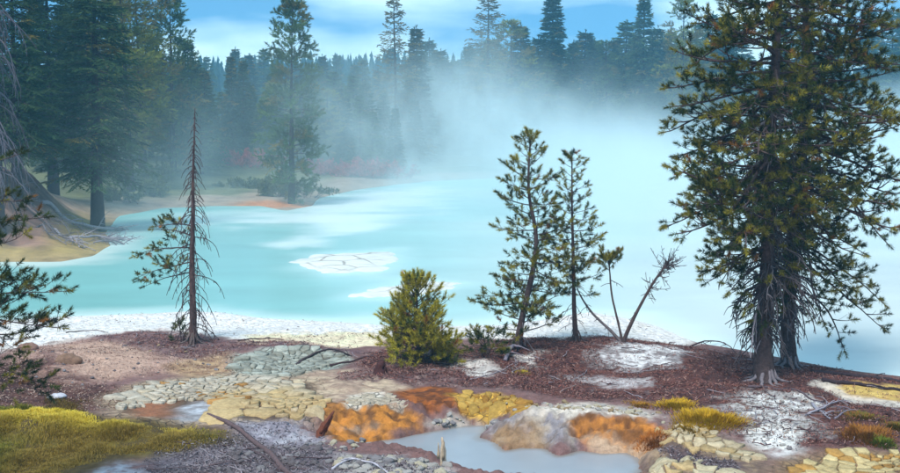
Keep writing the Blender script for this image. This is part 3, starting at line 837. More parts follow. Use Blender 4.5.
for k in range(46):
    dd = MB(); t = random.uniform(0.62, 1.0) if k % 2 else random.uniform(0.88, 1.0); p = path_at(Pr, t); a = random.uniform(-1.6, 1.2) if k % 3 else random.uniform(0, 6.28); el = R(random.uniform(-5, 60) if t > 0.85 else random.uniform(-30, 40))
    dead_branch(dd, p, np.array([math.cos(a) * math.cos(el), math.sin(a) * math.cos(el) * 0.6, math.sin(el)]), random.uniform(0.2, 0.6), 0.007, lambda s: 0.3, BARK_GREY * 0.75, 0.5, 0.10); dd.build('dead_branch', M_dead, root, False, base)
for k in range(12):
    dd = MB(); t = random.uniform(0.3, 0.8); p = path_at(random.choice((Pr, Pm, Pl)), t); a = random.uniform(0, 6.28); el = R(random.uniform(-40, 10))
    dead_branch(dd, p, np.array([math.cos(a) * math.cos(el), math.sin(a) * math.cos(el), math.sin(el)]), random.uniform(0.12, 0.5), 0.007, lambda s: -0.8, BARK_GREY * 0.75, 0.4, 0.14); dd.build('dead_branch', M_dead, root, False, base)
tag(root, 'forked three-stemmed pine with one green tuft and a bare leaning stem', 'tree')

# --- dead pine with one living bough
random.seed(31)
base = ground_px(193, 343); D = base[1]
root = empty('dead_pine', base)
P = smooth_path([base - np.array([0, 0, 0.06])] + [at_y(px, py, D) for px, py in [(193, 310), (192, 260), (193, 215), (193, 180), (194, 145), (195, 108)]], 34)
mb = MB(); trunk_mesh(mb, P, 0.095, 0.008, 10, 0.45, S(100, 80, 78), 0.05); roots(mb, base, 0.095, 7, 0.8, S(120, 108, 106)); mb.build('trunk', M_bark, root, True, base)
br = MB(); tf = Tufts()
for k in range(140):
    dd = MB(); t = 0.10 + 0.88 * k / 140; p = path_at(P, t); a = k * 2.399 + random.gauss(0, 0.3); el = R(random.uniform(-18, 28))
    L = float(np.interp(t, [0.1, 0.3, 0.5, 0.75, 1], [1.15, 0.95, 0.8, 0.45, 0.08])) * random.uniform(0.45, 1.2)
    dead_branch(dd, p, np.array([math.cos(a) * math.cos(el), math.sin(a) * math.cos(el), math.sin(el)]), L, 0.008 + 0.003 * L, lambda s: -2.4 + 0.9 * s, S(92, 76, 76), 0.34, 0.2, 0.10); dd.build('dead_branch', M_dead, root, False, base)
for (py, L, a, el) in ((248, 1.5, 3.05, 8), (262, 1.35, 3.3, -2), (236, 1.2, 2.9, 18), (272, 1.2, 3.0, -6), (226, 0.9, 3.3, 22)):
    p = at_y(192, py, D)
    leafy_branch(br, tf, p, np.array([math.cos(a) * math.cos(R(el)), math.sin(a) * math.cos(R(el)), math.sin(R(el))]), L, 0.018, lambda s: -0.7 + 0.5 * s, 0.14, 0.42, 0.35, 0.42, 0.15)
cr = br.build('crown', M_bark, root, False, base); tf.build('needles', M_needle, cr, base, n=56, nl=0.085, nw=0.012, a0=85, a1=20)
tag(root, 'thin dead pine with drooping bare twigs and one green bough, on the white shore', 'tree')

# --- pine just outside the frame at the left, its bough tips reach in
random.seed(41)
D = 16.5
bx, by = at_y(-55, 300, D)[0], D
base = np.array([bx, by, float(near_h(bx, by))])
root = empty('pine_tree', base)
P = smooth_path([base - np.array([0, 0, 0.1]), base + np.array([0.02, 0, 1.2]), base + np.array([-0.03, 0.02, 2.6]), base + np.array([0.02, 0, 4.0])], 24)
mb = MB(); trunk_mesh(mb, P, 0.08, 0.015, 10, 0.4, BARK, 0.06); mb.build('trunk', M_bark, root, True, base)
br = MB(); tf = Tufts()
for (py, L, a, el) in ((175, 0.95, 0.2, 25), (205, 1.0, -0.1, 12), (228, 1.15, 0.3, 10), (250, 1.1, -0.2, 6), (270, 1.1, 0.1, 2), (300, 1.5, 0.05, 14), (312, 1.45, -0.25, 8), (335, 1.4, 0.12, 2), (355, 1.25, -0.1, -4), (372, 1.2, 0.25, -8),
                       (230, 0.9, 2.8, 10), (300, 0.9, 3.4, 10), (190, 0.8, 1.6, 20), (320, 1.0, 1.7, 6), (290, 1.0, 4.6, 6)):
    p = np.array([bx, by, at_y(-62, py, D)[2]])
    leafy_branch(br, tf, p, np.array([math.cos(a) * math.cos(R(el)), math.sin(a) * math.cos(R(el)), math.sin(R(el))]), L * 1.18, 0.014, lambda s: -0.55 + 1.0 * s, 0.12, 0.15, 0.25, 0.42, 0.12)
cr = br.build('crown', M_bark, root, False, base); tf.build('needles', M_needle, cr, base, n=70, nl=0.068, nw=0.008, a0=85, a1=20)
tag(root, 'dark pine whose bough tips hang over the dark brown dust', 'tree')

# ------------------------------------------------------------------ far conifers
FG = [S(66, 88, 54), S(86, 106, 58), S(126, 130, 56), S(58, 80, 58)]
def conifer(name, H, Lmax, seed, kind, nwh, c, droop, shape=0.85, t0=0.08, twn=13, nl=0.26, nw=0.075, nn=18, gold=0.1):
    random.seed(seed)
    root = empty(name, (0, 0, 0))
    P = np.array([[0.02 * H * 0.1 * math.sin(q * 5 + seed), 0.015 * H * 0.1 * math.cos(q * 4), q * H] for q in np.linspace(0, 1, 14)])
    P[0][2] = -0.6
    mb = MB(); trunk_mesh(mb, P, 0.016 * H, 0.02, 8, 0.3, BARK * 0.5, 0.04); mb.build('trunk', M_bark, root, True)
    br = MB(); tf = Tufts(); k = 0
    for w in range(nwh):
        t = t0 + (1 - t0) * (w + random.uniform(-0.3, 0.3)) / nwh
        t = min(max(t, t0), 0.99)
        nb = random.choice((4, 5, 6)) if kind == 'fir' else random.choice((2, 3, 4))
        miss = random.random() < (0.0 if kind == 'fir' else 0.10)
        for b in range(0 if miss else nb):
            k += 1
            a = k * 2.399 + random.gauss(0, 0.3)
            prof_ = (1 - t) ** shape if kind == 'fir' else math.sqrt(max(0.02, 1 - t ** 2.2)) * (0.45 + 0.55 * sstep(t0, t0 + 0.25, t))
            L = Lmax * prof_ * random.uniform(0.6, 1.15) + 0.12
            el = R((-8 if kind == 'fir' else 6) + 38 * t * t + random.gauss(0, 7))
            d = np.array([math.cos(a) * math.cos(el), math.sin(a) * math.cos(el), math.sin(el)])
            n = max(4, int(L / 0.35))
            Q = curve(path_at(P, t), d, L, n, lambda s: droop * (1 - 1.2 * s), 0.05)
            br.tube(Q, np.linspace(0.012 + 0.012 * L, 0.006, n + 1), 3, BARK * 0.9, cap=False)
            T = np.gradient(Q, axis=0); cc = c * random.uniform(0.65, 1.3)
            if random.random() < gold: cc = S(128, 116, 60) * random.uniform(0.7, 1.1)
            m = max(3, int(twn * (0.4 + 0.6 * L / Lmax)))
            for j in range(m):
                s = 0.15 + 0.85 * (j + 0.5) / m if kind == 'fir' else 0.40 + 0.60 * (j + 0.5) / m
                i = min(n, int(round(s * n))); roll = (0 if j % 2 else math.pi) + random.gauss(0, 0.35 if kind == 'fir' else 1.0)
                l = (0.42 * L * (1.1 - s) + 0.18) if kind == 'fir' else 0.42
                dd_ = side_dir(unit(T[i]), R(random.uniform(42, 65)), roll)
                dd_ = unit(dd_ + np.array([0, 0, -0.30 if kind == 'fir' else 0.35]))
                tf.add(Q[i] + dd_ * (0 if kind == 'fir' else 0.15), dd_, l * random.uniform(0.8, 1.2), cc * random.uniform(0.8, 1.2))
            tf.add(Q[-2], unit(Q[-1] - Q[-2]), 0.35, cc)
    tf.add(P[-1] - np.array([0, 0, 0.4]), np.array([0, 0, 1.0]), 0.6, c)
    cr = br.build('crown', M_bark, root)
    tf.build('foliage', M_farneedle, cr, (0, 0, 0), n=nn, nl=nl, nw=nw, a0=58, a1=22, flat=0.6 if kind == 'fir' else 1.0)
    root['H'] = H
    return root
PROTO = {
    'fir': [conifer('fir_tree', 14, 2.5, 51, 'fir', 44, FG[0], -0.5, 0.85, 0.06),
            conifer('fir_tree', 14, 2.0, 52, 'fir', 46, FG[3], -0.6, 0.8, 0.10),
            conifer('fir_tree', 14, 2.9, 53, 'fir', 40, FG[1], -0.45, 0.75, 0.08)],
    'slim': [conifer('spruce_tree', 18, 1.7, 54, 'fir', 62, FG[0] * 0.8, -0.8, 0.55, 0.10)],
    'open': [conifer('pine_tree', 16, 2.4, 55, 'pine', 48, FG[1], -0.35, 1, 0.05, 13, 0.26, 0.05, 30, 0.15),
             conifer('pine_tree', 16, 2.9, 56, 'pine', 28, FG[2], -0.35, 1, 0.22, 14, 0.26, 0.05, 30, 0.35)],
    'wide': [conifer('spruce_tree', 19, 3.6, 57, 'fir', 30, S(118, 104, 74), 0.2, 0.6, 0.10, 12, 0.24, 0.08, 12, 0.5)],
    'near': [conifer('fir_tree', 17, 3.0, 58, 'fir', 60, FG[0], -0.7, 0.7, 0.20, 19, 0.15, 0.04, 26, 0.06),
             conifer('pine_tree', 17, 2.6, 59, 'pine', 46, FG[2], -0.4, 1, 0.20, 18, 0.17, 0.03, 40, 0.3)],
}
USED = set()
def plant(px, ytop, D, kind, i, label, group=None, wide=1.0):
    if 212 < px < 410 and group == 'forest beyond the lake': D = max(D, 109 + 0.03 * (px % 50))
    pr = PROTO[kind][i % len(PROTO[kind])]
    x = at_y(px, 100, D)[0]; zb = float(far_h(x, D)); zt = at_y(px, ytop, D)[2]
    first = pr.name not in USED
    USED.add(pr.name)
    o = pr if first else copy_tree(pr)
    s = (zt - zb) / pr['H']
    o.location = (x, D, zb); o.rotation_euler = (random.gauss(0, 0.015), random.gauss(0, 0.015), random.uniform(0, 6.28))
    w = s * wide * 1.3 * random.uniform(0.9, 1.12)
    o.scale = (w, w, s)
    tag(o, label, 'tree', group)
    return o
random.seed(61)
GL = 'conifers on the left bank'
plant(93, -75, 61, 'near', 0, 'big drooping dark fir on the root-bound earth bank', GL, 1.05)
plant(128, -25, 82, 'near', 1, 'golden green pine behind the big drooping fir', GL)
plant(172, -6, 96, 'open', 0, 'tall open pine with sky behind its top, beside the golden green pine', GL, 0.8)
for px, yt, D, k, i in ((14, -70, 57, 'near', 0), (-32, -70, 58, 'near', 0), (142, -10, 90, 'near', 1), (186, 40, 104, 'fir', 0), (196, 60, 112, 'fir', 2), (50, -60, 70, 'near', 0), (68, -50, 88, 'fir', 0), (-20, -50, 66, 'near', 0), (112, 0, 98, 'open', 1), (150, 30, 104, 'fir', 2), (36, -10, 100, 'fir', 0), (84, 5, 108, 'fir', 1), (-45, -30, 90, 'fir', 2)):
    plant(px, yt, D, k, i, 'shaggy fir in the dense stand behind the big drooping fir' if k == 'near' and i == 0 else 'golden tinged pine in the dense stand behind the big drooping fir' if k == 'near' else 'slender hazy conifer at the back of the left stand', GL)
GM = 'conifers along the far shore'
plant(290, 0, 77.5, 'open', 0, 'tall pine with tufted crown on the orange spit of far shore', GM, 0.72)
plant(397, -6, 124, 'wide', 0, 'tall ragged spruce rising above the forest, a shorter companion beside it', GM, 0.75)
plant(417, 28, 127, 'fir', 1, 'shorter companion fir beside the tall ragged spruce', GM, 0.9)
plant(487, -2, 150, 'wide', 0, 'broad brownish spruce with level spreading branches', GM, 1.2)
plant(553, -4, 166, 'slim', 0, 'narrow columnar dark spruce taller than its neighbours', GM, 1.25)
plant(643, -4, 168, 'fir', 0, 'tall fir with a bare white trunk showing below its crown', GM, 0.9)
plant(682, 1, 164, 'open', 1, 'tall round-topped pine above the steam', GM, 0.9)
plant(232, 56, 108, 'fir', 1, 'dark pointed fir, one of a close pair before the blue ridge', GM, 0.85)
plant(243, 60, 110, 'fir', 0, 'dark pointed fir, one of a close pair before the blue ridge', GM, 0.75)
rows = [(205, 70, 104), (268, 95, 98), (312, 78, 92), (325, 92, 96), (338, 88, 118), (352, 76, 126), (367, 82, 118), (378, 70, 138), (362, 60, 156), (388, 72, 140),
        (405, 66, 134), (430, 70, 140), (436, 52, 156), (446, 62, 150), (457, 74, 146), (470, 48, 168), (500, 50, 160), (512, 24, 158), (523, 25, 160), (537, 38, 172),
        (545, 62, 158), (569, 42, 172), (583, 32, 174), (594, 40, 180), (606, 42, 176), (613, 50, 186), (624, 22, 176), (633, 34, 182), (655, 28, 176), (664, 40, 180), (673, 30, 186),
        (692, 34, 176), (700, 22, 184), (710, 14, 180), (722, 16, 178), (735, 26, 186), (575, 80, 160), (600, 88, 160), (620, 92, 162), (530, 92, 154), (462, 96, 140), (480, 80, 152), (650, 84, 164), (665, 96, 160),
        (258, 112, 96), (305, 118, 90), (345, 116, 108), (372, 112, 112), (216, 110, 100), (395, 108, 112), (280, 112, 94), (184, 96, 108), (690, 92, 166), (505, 100, 150), (332, 106, 100), (415, 100, 120)]
rows += [(222, 92, 112), (252, 84, 118), (262, 100, 106), (300, 92, 104), (318, 100, 98), (346, 98, 104), (360, 96, 114), (384, 90, 120), (402, 92, 126), (422, 88, 132), (440, 92, 138), (176, 70, 106), (200, 100, 98), (296, 128, 88), (330, 124, 96), (318, 66, 140), (300, 74, 134), (276, 84, 124), (336, 72, 136)]
rows += [(430 + 12.5 * k, 40 + 26 * ((k * 7) % 5) / 5.0, 184 + (k * 13) % 14) for k in range(25)]
rows += [(438 + 21 * k, 66 + 20 * ((k * 3) % 4) / 4.0, 166 + (k * 5) % 9) for k in range(14)]
rows += [(270 + 14 * k, 74 + 12 * ((k * 3) % 4) / 4.0, 142 + (k * 7) % 12) for k in range(12)]
GF = 'forest beyond the lake'
def far_label(px, yt, D, kd):
    if px > 420:
        w = ('beside the level-branched broad spruce' if px < 487 else 'between the broad spruce and the columnar spruce' if px < 553 else 'between the columnar spruce and the bare-trunked fir' if px < 643
             else 'between the bare-trunked fir and the round-topped pine' if px < 682 else 'beyond the round-topped pine')
        if D > 190: return 'background fir top in the rear rank, ' + w
        if kd == 'open': return 'loose tufted pine in the far wood, ' + w
        return ('low fir half drowned in steam, ' if yt > 72 else 'pointed fir clear above the steam, ') + w
    if px > 265:
        w = 'behind the pine on the orange spit' if px < 345 else 'beside the tall ragged spruce'
        if D > 190: return 'background fir before the blue ridge, ' + w
        if kd == 'open': return 'loose tufted pine in the shore wood, ' + w
        return ('short bushy fir at the foot of the wood, ' if yt > 95 else 'pointed fir in the shore wood, ') + w
    w = 'near the close pair of dark firs' if px > 200 else 'behind the pale beach'
    if D > 190: return 'background fir far behind the beach, ' + w
    if kd == 'open': return 'loose tufted pine in the wood ' + w
    return ('short bushy fir in the wood ' if yt > 90 else 'pointed fir in the wood ') + w
for n, (px, yt, D) in enumerate(rows):
    kd = 'open' if n % 7 == 3 else 'fir'
    plant(px, yt, D, kd, n, far_label(px, yt, D, kd), GF, random.uniform(0.95, 1.3))
for n in range(46):
    px = -60 + 1050 * (n + random.random()) / 46
    D = random.uniform(196, 255); yt = random.uniform(46, 70) if px < 740 else random.uniform(5, 40)
    plant(px, yt, D, 'fir', n, far_label(px, yt, D, 'fir'), GF, 1.1)

# dead fir with hanging grey branches at the left edge
random.seed(71)
D = 52.0; x = at_y(-6, 100, D)[0]; base = np.array([x, D, float(far_h(x, D))])
root = empty('dead_fir', base)
P = smooth_path([base - np.array([0, 0, 0.4]), base + np.array([0.05, 0, 5]), base + np.array([-0.05, 0, 11])], 20)
mb = MB(); trunk_mesh(mb, P, 0.26, 0.10, 10, 0.4, BARK * 0.7, 0.05); mb.build('trunk', M_bark, root, True, base)
for k in range(95):
    dd = MB(); t = random.uniform(0.22, 0.9); p = path_at(P, t); a = random.uniform(0, 6.28); el = R(random.uniform(-30, 10))
    dead_branch(dd, p, np.array([math.cos(a) * math.cos(el), math.sin(a) * math.cos(el), math.sin(el)]), random.uniform(1.4, 3.2), 0.035, lambda s: -2.6 + 0.9 * s, S(112, 104, 114) * random.uniform(0.35, 0.95), 0.36, 0.42, 0.08); dd.build('dead_branch', M_dead, root, False, base)
tag(root, 'grey dead fir with curtains of hanging bare branches', 'tree')
# ------------------------------------------------------------------ cracked mud plates, each a piece of its own
def clip(poly, p, n):
    """keep the side of the line through p with normal n pointing out"""
    out = []
    m = len(poly)
    for i in range(m):
        a, b = poly[i], poly[(i + 1) % m]
        da, db = np.dot(a - p, n), np.dot(b - p, n)
        if da <= 0: out.append(a)
        if da * db < 0: out.append(a + (b - a) * da / (da - db))
    return out
def scatter_points(P, size, seed, aspect=1.0):
    r = np.random.default_rng(seed); lo, hi = P.min(0), P.max(0); pts = []
    n = int((hi[0] - lo[0]) * (hi[1] - lo[1]) / (size * size) * 12)
    for q in r.uniform(lo, hi, (n, 2)):
        s = size * (0.30 + 1.35 * vnoise(q[0] * 1.1, q[1] * 1.1, seed)) * (0.8 if len(pts) % 2 else 1.15)
        if all((q[0] - a) ** 2 + (q[1] - b) ** 2 > (s * 0.8) ** 2 for a, b in pts): pts.append((q[0], q[1]))
    pts = np.array(pts)
    return pts, sdist(P, pts[:, 0], pts[:, 1])
def plates(parent, P, size, seed, colour, th=0.05, gap=0.016, lift=0.0, drop=0.06, name='mud_plate'):
    pts, ins = scatter_points(P, size, seed); cnt = 0
    rr = random.Random(seed)
    for i, (p, d) in enumerate(zip(pts, ins)):
        if d < -0.05 or rr.random() < drop * 0.4 + 0.25 * float(sstep(0.15, 0.0, d)): continue
        cell = [p + np.array(v) * size * 0.95 for v in ((-1, -.5), (-.5, -1), (.5, -1), (1, -.5), (1, .5), (.5, 1), (-.5, 1), (-1, .5))]
        dist = np.hypot(*(pts - p).T); o = np.argsort(dist)[1:14]
        for j in o:
            n = (pts[j] - p) / dist[j]
            cell = clip(cell, (p + pts[j]) / 2 - n * gap * rr.uniform(0.5, 1.5), n)
            if len(cell) < 3: break
        if len(cell) < 3: continue
        cell = np.array(cell); nxt = np.roll(cell, -1, 0)
        el_ = np.hypot(*(nxt - cell).T); keep = []
        for q in range(len(cell)):
            if el_[q] < size * 0.12: continue
            keep.append(cell[q])
            if el_[q] > size * 0.35:
                n_ = np.array([nxt[q][1] - cell[q][1], cell[q][0] - nxt[q][0]]) / el_[q]
                keep.append(cell[q] + (nxt[q] - cell[q]) * rr.uniform(0.35, 0.65) + n_ * rr.uniform(-0.06, 0.01) * el_[q])
        if len(keep) < 4: continue
        cell = np.array(keep); c0 = cell.mean(0); m = len(cell)
        top = c0 + (cell - c0) * np.array([[rr.uniform(0.92, 0.97)] for _ in range(m)])
        h = near_h(np.r_[cell[:, 0], c0[0]], np.r_[cell[:, 1], c0[1]], False); hc = h[-1]; h = h[:-1]
        tl = np.array([rr.gauss(0, 0.04), rr.gauss(0, 0.04)]); t_ = th * rr.uniform(0.75, 1.15)
        def zz(q, k, e): return h * k + hc * (1 - k) + e + (q - c0) @ tl
        V = np.vstack([np.column_stack([cell, zz(cell, 1, lift - 0.04)]), np.column_stack([cell, zz(cell, 1, lift + t_ * 0.8)]),
                       np.column_stack([top, zz(top, .95, lift + t_ + 0.006 * np.array([rr.gauss(0, 1) for _ in range(m)]))]), [[c0[0], c0[1], hc + lift + t_ * 0.9]]])
        F = []; q = np.arange(m)
        for l in range(2):
            F += [(l * m + a, l * m + (a + 1) % m, (l + 1) * m + (a + 1) % m, (l + 1) * m + a) for a in q]
        F3 = [(2 * m + a, 2 * m + (a + 1) % m, 3 * m) for a in q]
        c = colour(c0[0], c0[1], rr)
        mesh_obj(name, V, F3, F, M_plate, parent, np.clip(c * 0.88, 0.01, 0.9))
        cnt += 1
    return cnt
def bed(label):
    e = bpy.data.objects.new('cracked_mud_bed', None); col.objects.link(e)
    tag(e, label, None, None, 'structure'); return e
PALE, YEL, GRYG, ORG = S(206, 198, 182), S(208, 182, 134), S(188, 194, 184), S(196, 148, 86)
def col_main(x, y, rr):
    px = 450 + x / y * 1236 ; k = float(sstep(25.2, 23.2, y)) * float(sstep(-5.2, -4.2, x))
    k = min(1, max(0, k + rr.gauss(0, 0.15)))
    return (PALE * (1 - k) + YEL * k) * rr.uniform(0.82, 1.08) if rr.random() > 0.05 else ORG * rr.uniform(0.8, 1.1)
b1 = bed('bed of cracked pale and honey coloured mud plates beside the grass')
n1 = plates(b1, GP([(112, 396), (150, 385), (225, 377), (305, 383), (318, 396), (312, 412), (290, 420), (235, 404), (180, 400), (150, 404), (122, 410)]), 0.27, 5, col_main, 0.055, 0.015)
n1b = plates(b1, GP([(238, 404), (290, 420), (250, 421), (225, 416)]), 0.5, 6, lambda x, y, r: YEL * r.uniform(0.9, 1.05), 0.05, 0.014)
b2 = bed('grey green cracked basin holding a dark fallen branch')
n2 = plates(b2, GP([(238, 370), (246, 356), (275, 350), (315, 350), (345, 355), (352, 361), (325, 368), (300, 374), (262, 376)]), 0.24, 7, lambda x, y, r: (GRYG if r.random() > .3 else S(170, 172, 160)) * r.uniform(0.65, 1.02), 0.05, 0.013, 0, 0.12)
b3 = bed('bed of cracked cream plates around a dark gully')
n3 = plates(b3, GP([(672, 430), (690, 424), (722, 438), (752, 456), (750, 462), (700, 450), (668, 440)]), 0.21, 8, lambda x, y, r: (S(220, 204, 170) if r.random() > .25 else YEL) * r.uniform(0.7, 1.02), 0.045, 0.013)
n3b = plates(b3, GP([(648, 470), (662, 456), (690, 458), (735, 474), (740, 486), (650, 486)]), 0.26, 9, lambda x, y, r: (S(220, 206, 172) if r.random() > .3 else YEL) * r.uniform(0.7, 1.05), 0.05, 0.014)
b4 = bed('bed of small yellowish cracked plates below the brown litter')
n4 = plates(b4, GP([(785, 466), (835, 454), (903, 456), (903, 486), (780, 486)]), 0.20, 10, lambda x, y, r: (S(222, 202, 150) if r.random() > .3 else S(206, 160, 90)) * r.uniform(0.7, 1.02), 0.045, 0.013)
b5 = bed('yellow cracked bank above the grey pool')
n5 = plates(b5, GP([(452, 396), (500, 394), (520, 400), (522, 410), (500, 415), (464, 413)]), 0.26, 12, lambda x, y, r: (S(204, 166, 84) if r.random() > .4 else S(186, 140, 64)) * r.uniform(0.65, 1.05), 0.035, 0.014)
n5b = plates(b5, GP([(356, 396), (385, 393), (402, 404), (352, 404)]), 0.15, 13, lambda x, y, r: S(206, 194, 174) * r.uniform(0.7, 1.02), 0.025, 0.010)

# ------------------------------------------------------------------ loose stones
def stone_mesh(seed, flat=0.6):
    r = np.random.default_rng(seed); nu, nv = 9, 6; V = [(0, 0, -flat)]
    for i in range(1, nv):
        th = math.pi * i / nv
        for j in range(nu):
            ph = 2 * math.pi * j / nu + 0.3 * (i % 2); k = 1 + r.normal(0, 0.13)
            V.append((k * math.sin(th) * math.cos(ph), k * math.sin(th) * math.sin(ph) * 0.8, -flat * k * math.cos(th)))
    V.append((0, 0, flat)); V = np.array(V); F3, F4 = [], []
    for j in range(nu):
        F3.append((0, 1 + (j + 1) % nu, 1 + j)); t_ = 1 + (nv - 2) * nu; F3.append((t_ + j, t_ + (j + 1) % nu, len(V) - 1))
        for i in range(nv - 2):
            a = 1 + i * nu; F4.append((a + j, a + (j + 1) % nu, a + nu + (j + 1) % nu, a + nu + j))
    return V, F3, F4
STONES = []
for k_, c_ in enumerate((S(190, 186, 182), S(150, 146, 150), S(120, 112, 116), S(206, 196, 172), S(172, 150, 120))):
    V, F3, F4 = stone_mesh(200 + k_); o_ = mesh_obj('stone', V, F3, F4, M_rock, None, np.tile(c_, (len(V), 1)))
    STONES.append(o_.data); bpy.data.objects.remove(o_)
def scatter_stones(label, pts, n, s0, s1, seed, kinds, name='stone'):
    P = GP(pts); r = random.Random(seed); lo, hi = P.min(0), P.max(0); k = 0
    e = bpy.data.objects.new('stony_ground', None); col.objects.link(e); tag(e, label, None, None, 'structure')
    while k < n:
        x, y = r.uniform(lo[0], hi[0]), r.uniform(lo[1], hi[1])
        if sdist(P, np.array(x), np.array(y)) < 0: continue
        o = bpy.data.objects.new(name, STONES[r.choice(kinds)]); col.objects.link(o); o.parent = e
        s = s0 + (s1 - s0) * r.random() ** 2.2
        o.scale = (s, s * r.uniform(0.7, 1.2), s * r.uniform(0.6, 1.0)); o.rotation_euler = (r.gauss(0, 0.25), r.gauss(0, 0.25), r.uniform(0, 6.28))
        o.location = (x, y, float(near_h(x, y)) + s * 0.15); k += 1
scatter_stones('rubble of pale broken crust on the near rim of the grey pool', [(338, 456), (400, 457), (438, 463), (465, 480), (470, 488), (335, 488)], 190, 0.03, 0.12, 1, (0, 0, 1, 3))
scatter_stones('dark gravel with scattered stones beside the fallen log', [(225, 450), (262, 446), (335, 445), (340, 486), (215, 486)], 170, 0.02, 0.09, 2, (1, 2, 2))
scatter_stones('stones along the litter edge above the orange bank', [(500, 408), (560, 402), (660, 412), (672, 426), (640, 416), (560, 410), (505, 416)], 130, 0.025, 0.08, 3, (0, 3, 4))
scatter_stones('pale stones at the foot of the yellow bank', [(424, 425), (452, 414), (500, 418), (494, 424), (450, 429)], 90, 0.03, 0.10, 4, (0, 0, 3, 1))
scatter_stones('pale stones on the rim below the orange bank', [(318, 440), (345, 446), (400, 438), (425, 433), (424, 438), (345, 452), (322, 446)], 80, 0.02, 0.08, 5, (0, 3, 1))
scatter_stones('small stones over the pink dust', [(20, 352), (100, 340), (230, 345), (235, 372), (110, 380), (30, 400)], 120, 0.015, 0.06, 6, (4, 2, 1))
scatter_stones('white crumbs around the roots of the old pines', [(735, 402), (770, 390), (815, 398), (812, 420), (790, 450), (752, 446)], 110, 0.015, 0.06, 7, (0, 0, 1))

def boulder(px, py, sx, sy, sz, c, label, seed, rot=0.0, name='boulder'):
    V, F3, F4 = stone_mesh(seed, 1.0)
    p = ground_px(px, py)
    o = mesh_obj(name, V * np.array([sx, sy, sz]), F3, F4, M_rock, None, np.tile(c, (len(V), 1)), True)
    sub = o.modifiers.new('s', 'SUBSURF'); sub.levels = sub.render_levels = 2
    tx = bpy.data.textures.new('rough', 'CLOUDS'); tx.noise_scale = 0.22
    dm = o.modifiers.new('d', 'DISPLACE'); dm.texture = tx; dm.strength = 0.10; dm.texture_coords = 'GLOBAL'
    o.location = (p[0], p[1], p[2] + sz * 0.2); o.rotation_euler = (0, 0, rot)
    return tag(o, label, 'rock')
boulder(68, 362, 0.34, 0.22, 0.17, S(130, 104, 88), 'brown boulder lying on the pink dust slope', 301)
boulder(28, 350, 0.26, 0.2, 0.16, S(136, 108, 98), 'small rounded rock on the white shore behind hanging pine tips', 302)
boulder(527, 466, 0.16, 0.14, 0.12, S(110, 98, 96), 'dark rock on the small islet in the grey pool', 303)
boulder(540, 468, 0.34, 0.22, 0.06, S(196, 188, 176), 'pale flat rock of the islet in the grey pool', 304)
boulder(57, 398, 0.22, 0.3, 0.06, S(190, 190, 200), 'pale flat slab in the dark brown dust behind the grass', 305)

# ------------------------------------------------------------------ stumps, stakes, logs and branches lying about
def shard(px, py, pts, w, c, label, name, cat):
    """a broken upright splinter of wood: outline px -> depth plane, with thickness and a split top"""
    b = ground_px(px, py); D = b[1]; mb = MB()
    P = smooth_path([at_y(x, y, D) for x, y in pts], 9); P[0][2] = b[2] - 0.05
    t_ = np.linspace(0, 1, 9); mb.tube(P, w * (1 - 0.85 * t_ ** 1.6), 7, c, 0.16)
    for k in range(3):
        Q = P[2:7] + np.array([random.gauss(0, w * 0.5), random.gauss(0, w * 0.5), 0.0]); mb.tube(Q, np.linspace(w * 0.5, 0.006, 5), 5, c * random.uniform(0.7, 1.2), 0.12)
    o = mb.build(name, M_dead, None, False, b); o.location = b
    return tag(o, label, cat)
random.seed(91)
shard(318, 436, [(318, 440), (322, 430), (328, 420), (334, 411)], 0.085, S(110, 66, 52), 'leaning splinter of red brown wood against the orange bank', 'wood_splinter', 'wood')
shard(443, 465, [(443, 468), (443, 455), (443, 445), (442, 437)], 0.055, S(190, 172, 150), 'pale pointed stake standing at the rim of the grey pool', 'wooden_stake', 'stake')
shard(379, 374, [(380, 377), (380, 370), (381, 365), (384, 361)], 0.15, S(70, 44, 44), 'dark rotten stump beside the round bushy pine', 'tree_stump', 'stump')
def ground_branch(pix, r0, r1, c, label, name='fallen_branch', cat='branch', lift=0.0, twigs=4, arch=0.0, far=False):
    if far: pts = [np.array([*at_y(x, 200, D)[:2], 0]) for x, D in pix]
    else: pts = [ground_px(x, y) for x, y in pix]
    P = smooth_path(pts, 6 * len(pts)); H = far_h if far else near_h
    t_ = np.linspace(0, 1, len(P)); r = r0 + (r1 - r0) * t_
    P[:, 2] = H(P[:, 0], P[:, 1]) + r * 0.7 + lift + arch * np.sin(t_ * math.pi)
    mb = MB(); mb.tube(P, r, 8 if r0 > 0.04 else 5, c, 0.10)
    o = P[0].copy()
    ob = mb.build(name, M_dead, None, r0 > 0.04, o); ob.location = o
    if twigs:
        for k in range(twigs):
            tw = MB(); q = random.uniform(0.2, 0.95); p = path_at(P, q); a = random.uniform(0, 6.28); el = R(random.uniform(0, 35)); L = random.uniform(0.15, 0.45) * (3 if far else 1)
            dead_branch(tw, p, np.array([math.cos(a) * math.cos(el), math.sin(a) * math.cos(el), math.sin(el)]), L, r0 * 0.4, lambda s: -0.6, c, 0.4, 0.2)
            tw.build('twig', M_dead, ob, False, o)
    return tag(ob, label, cat)
ground_branch([(208, 416), (235, 428), (262, 449), (282, 470), (300, 490)], 0.038, 0.055, S(98, 82, 84), 'dark fallen log slanting from the bright grass to the gravel', 'fallen_log', 'log', 0, 0)
ground_branch([(244, 446), (270, 462), (288, 480)], 0.03, 0.02, S(86, 74, 78), 'thin dark branch lying along the fallen log')
ground_branch([(296, 366), (308, 360), (322, 354), (338, 352), (352, 357)], 0.035, 0.015, S(72, 62, 66), 'dark crooked branch lying across the grey green basin', twigs=3, arch=0.06)
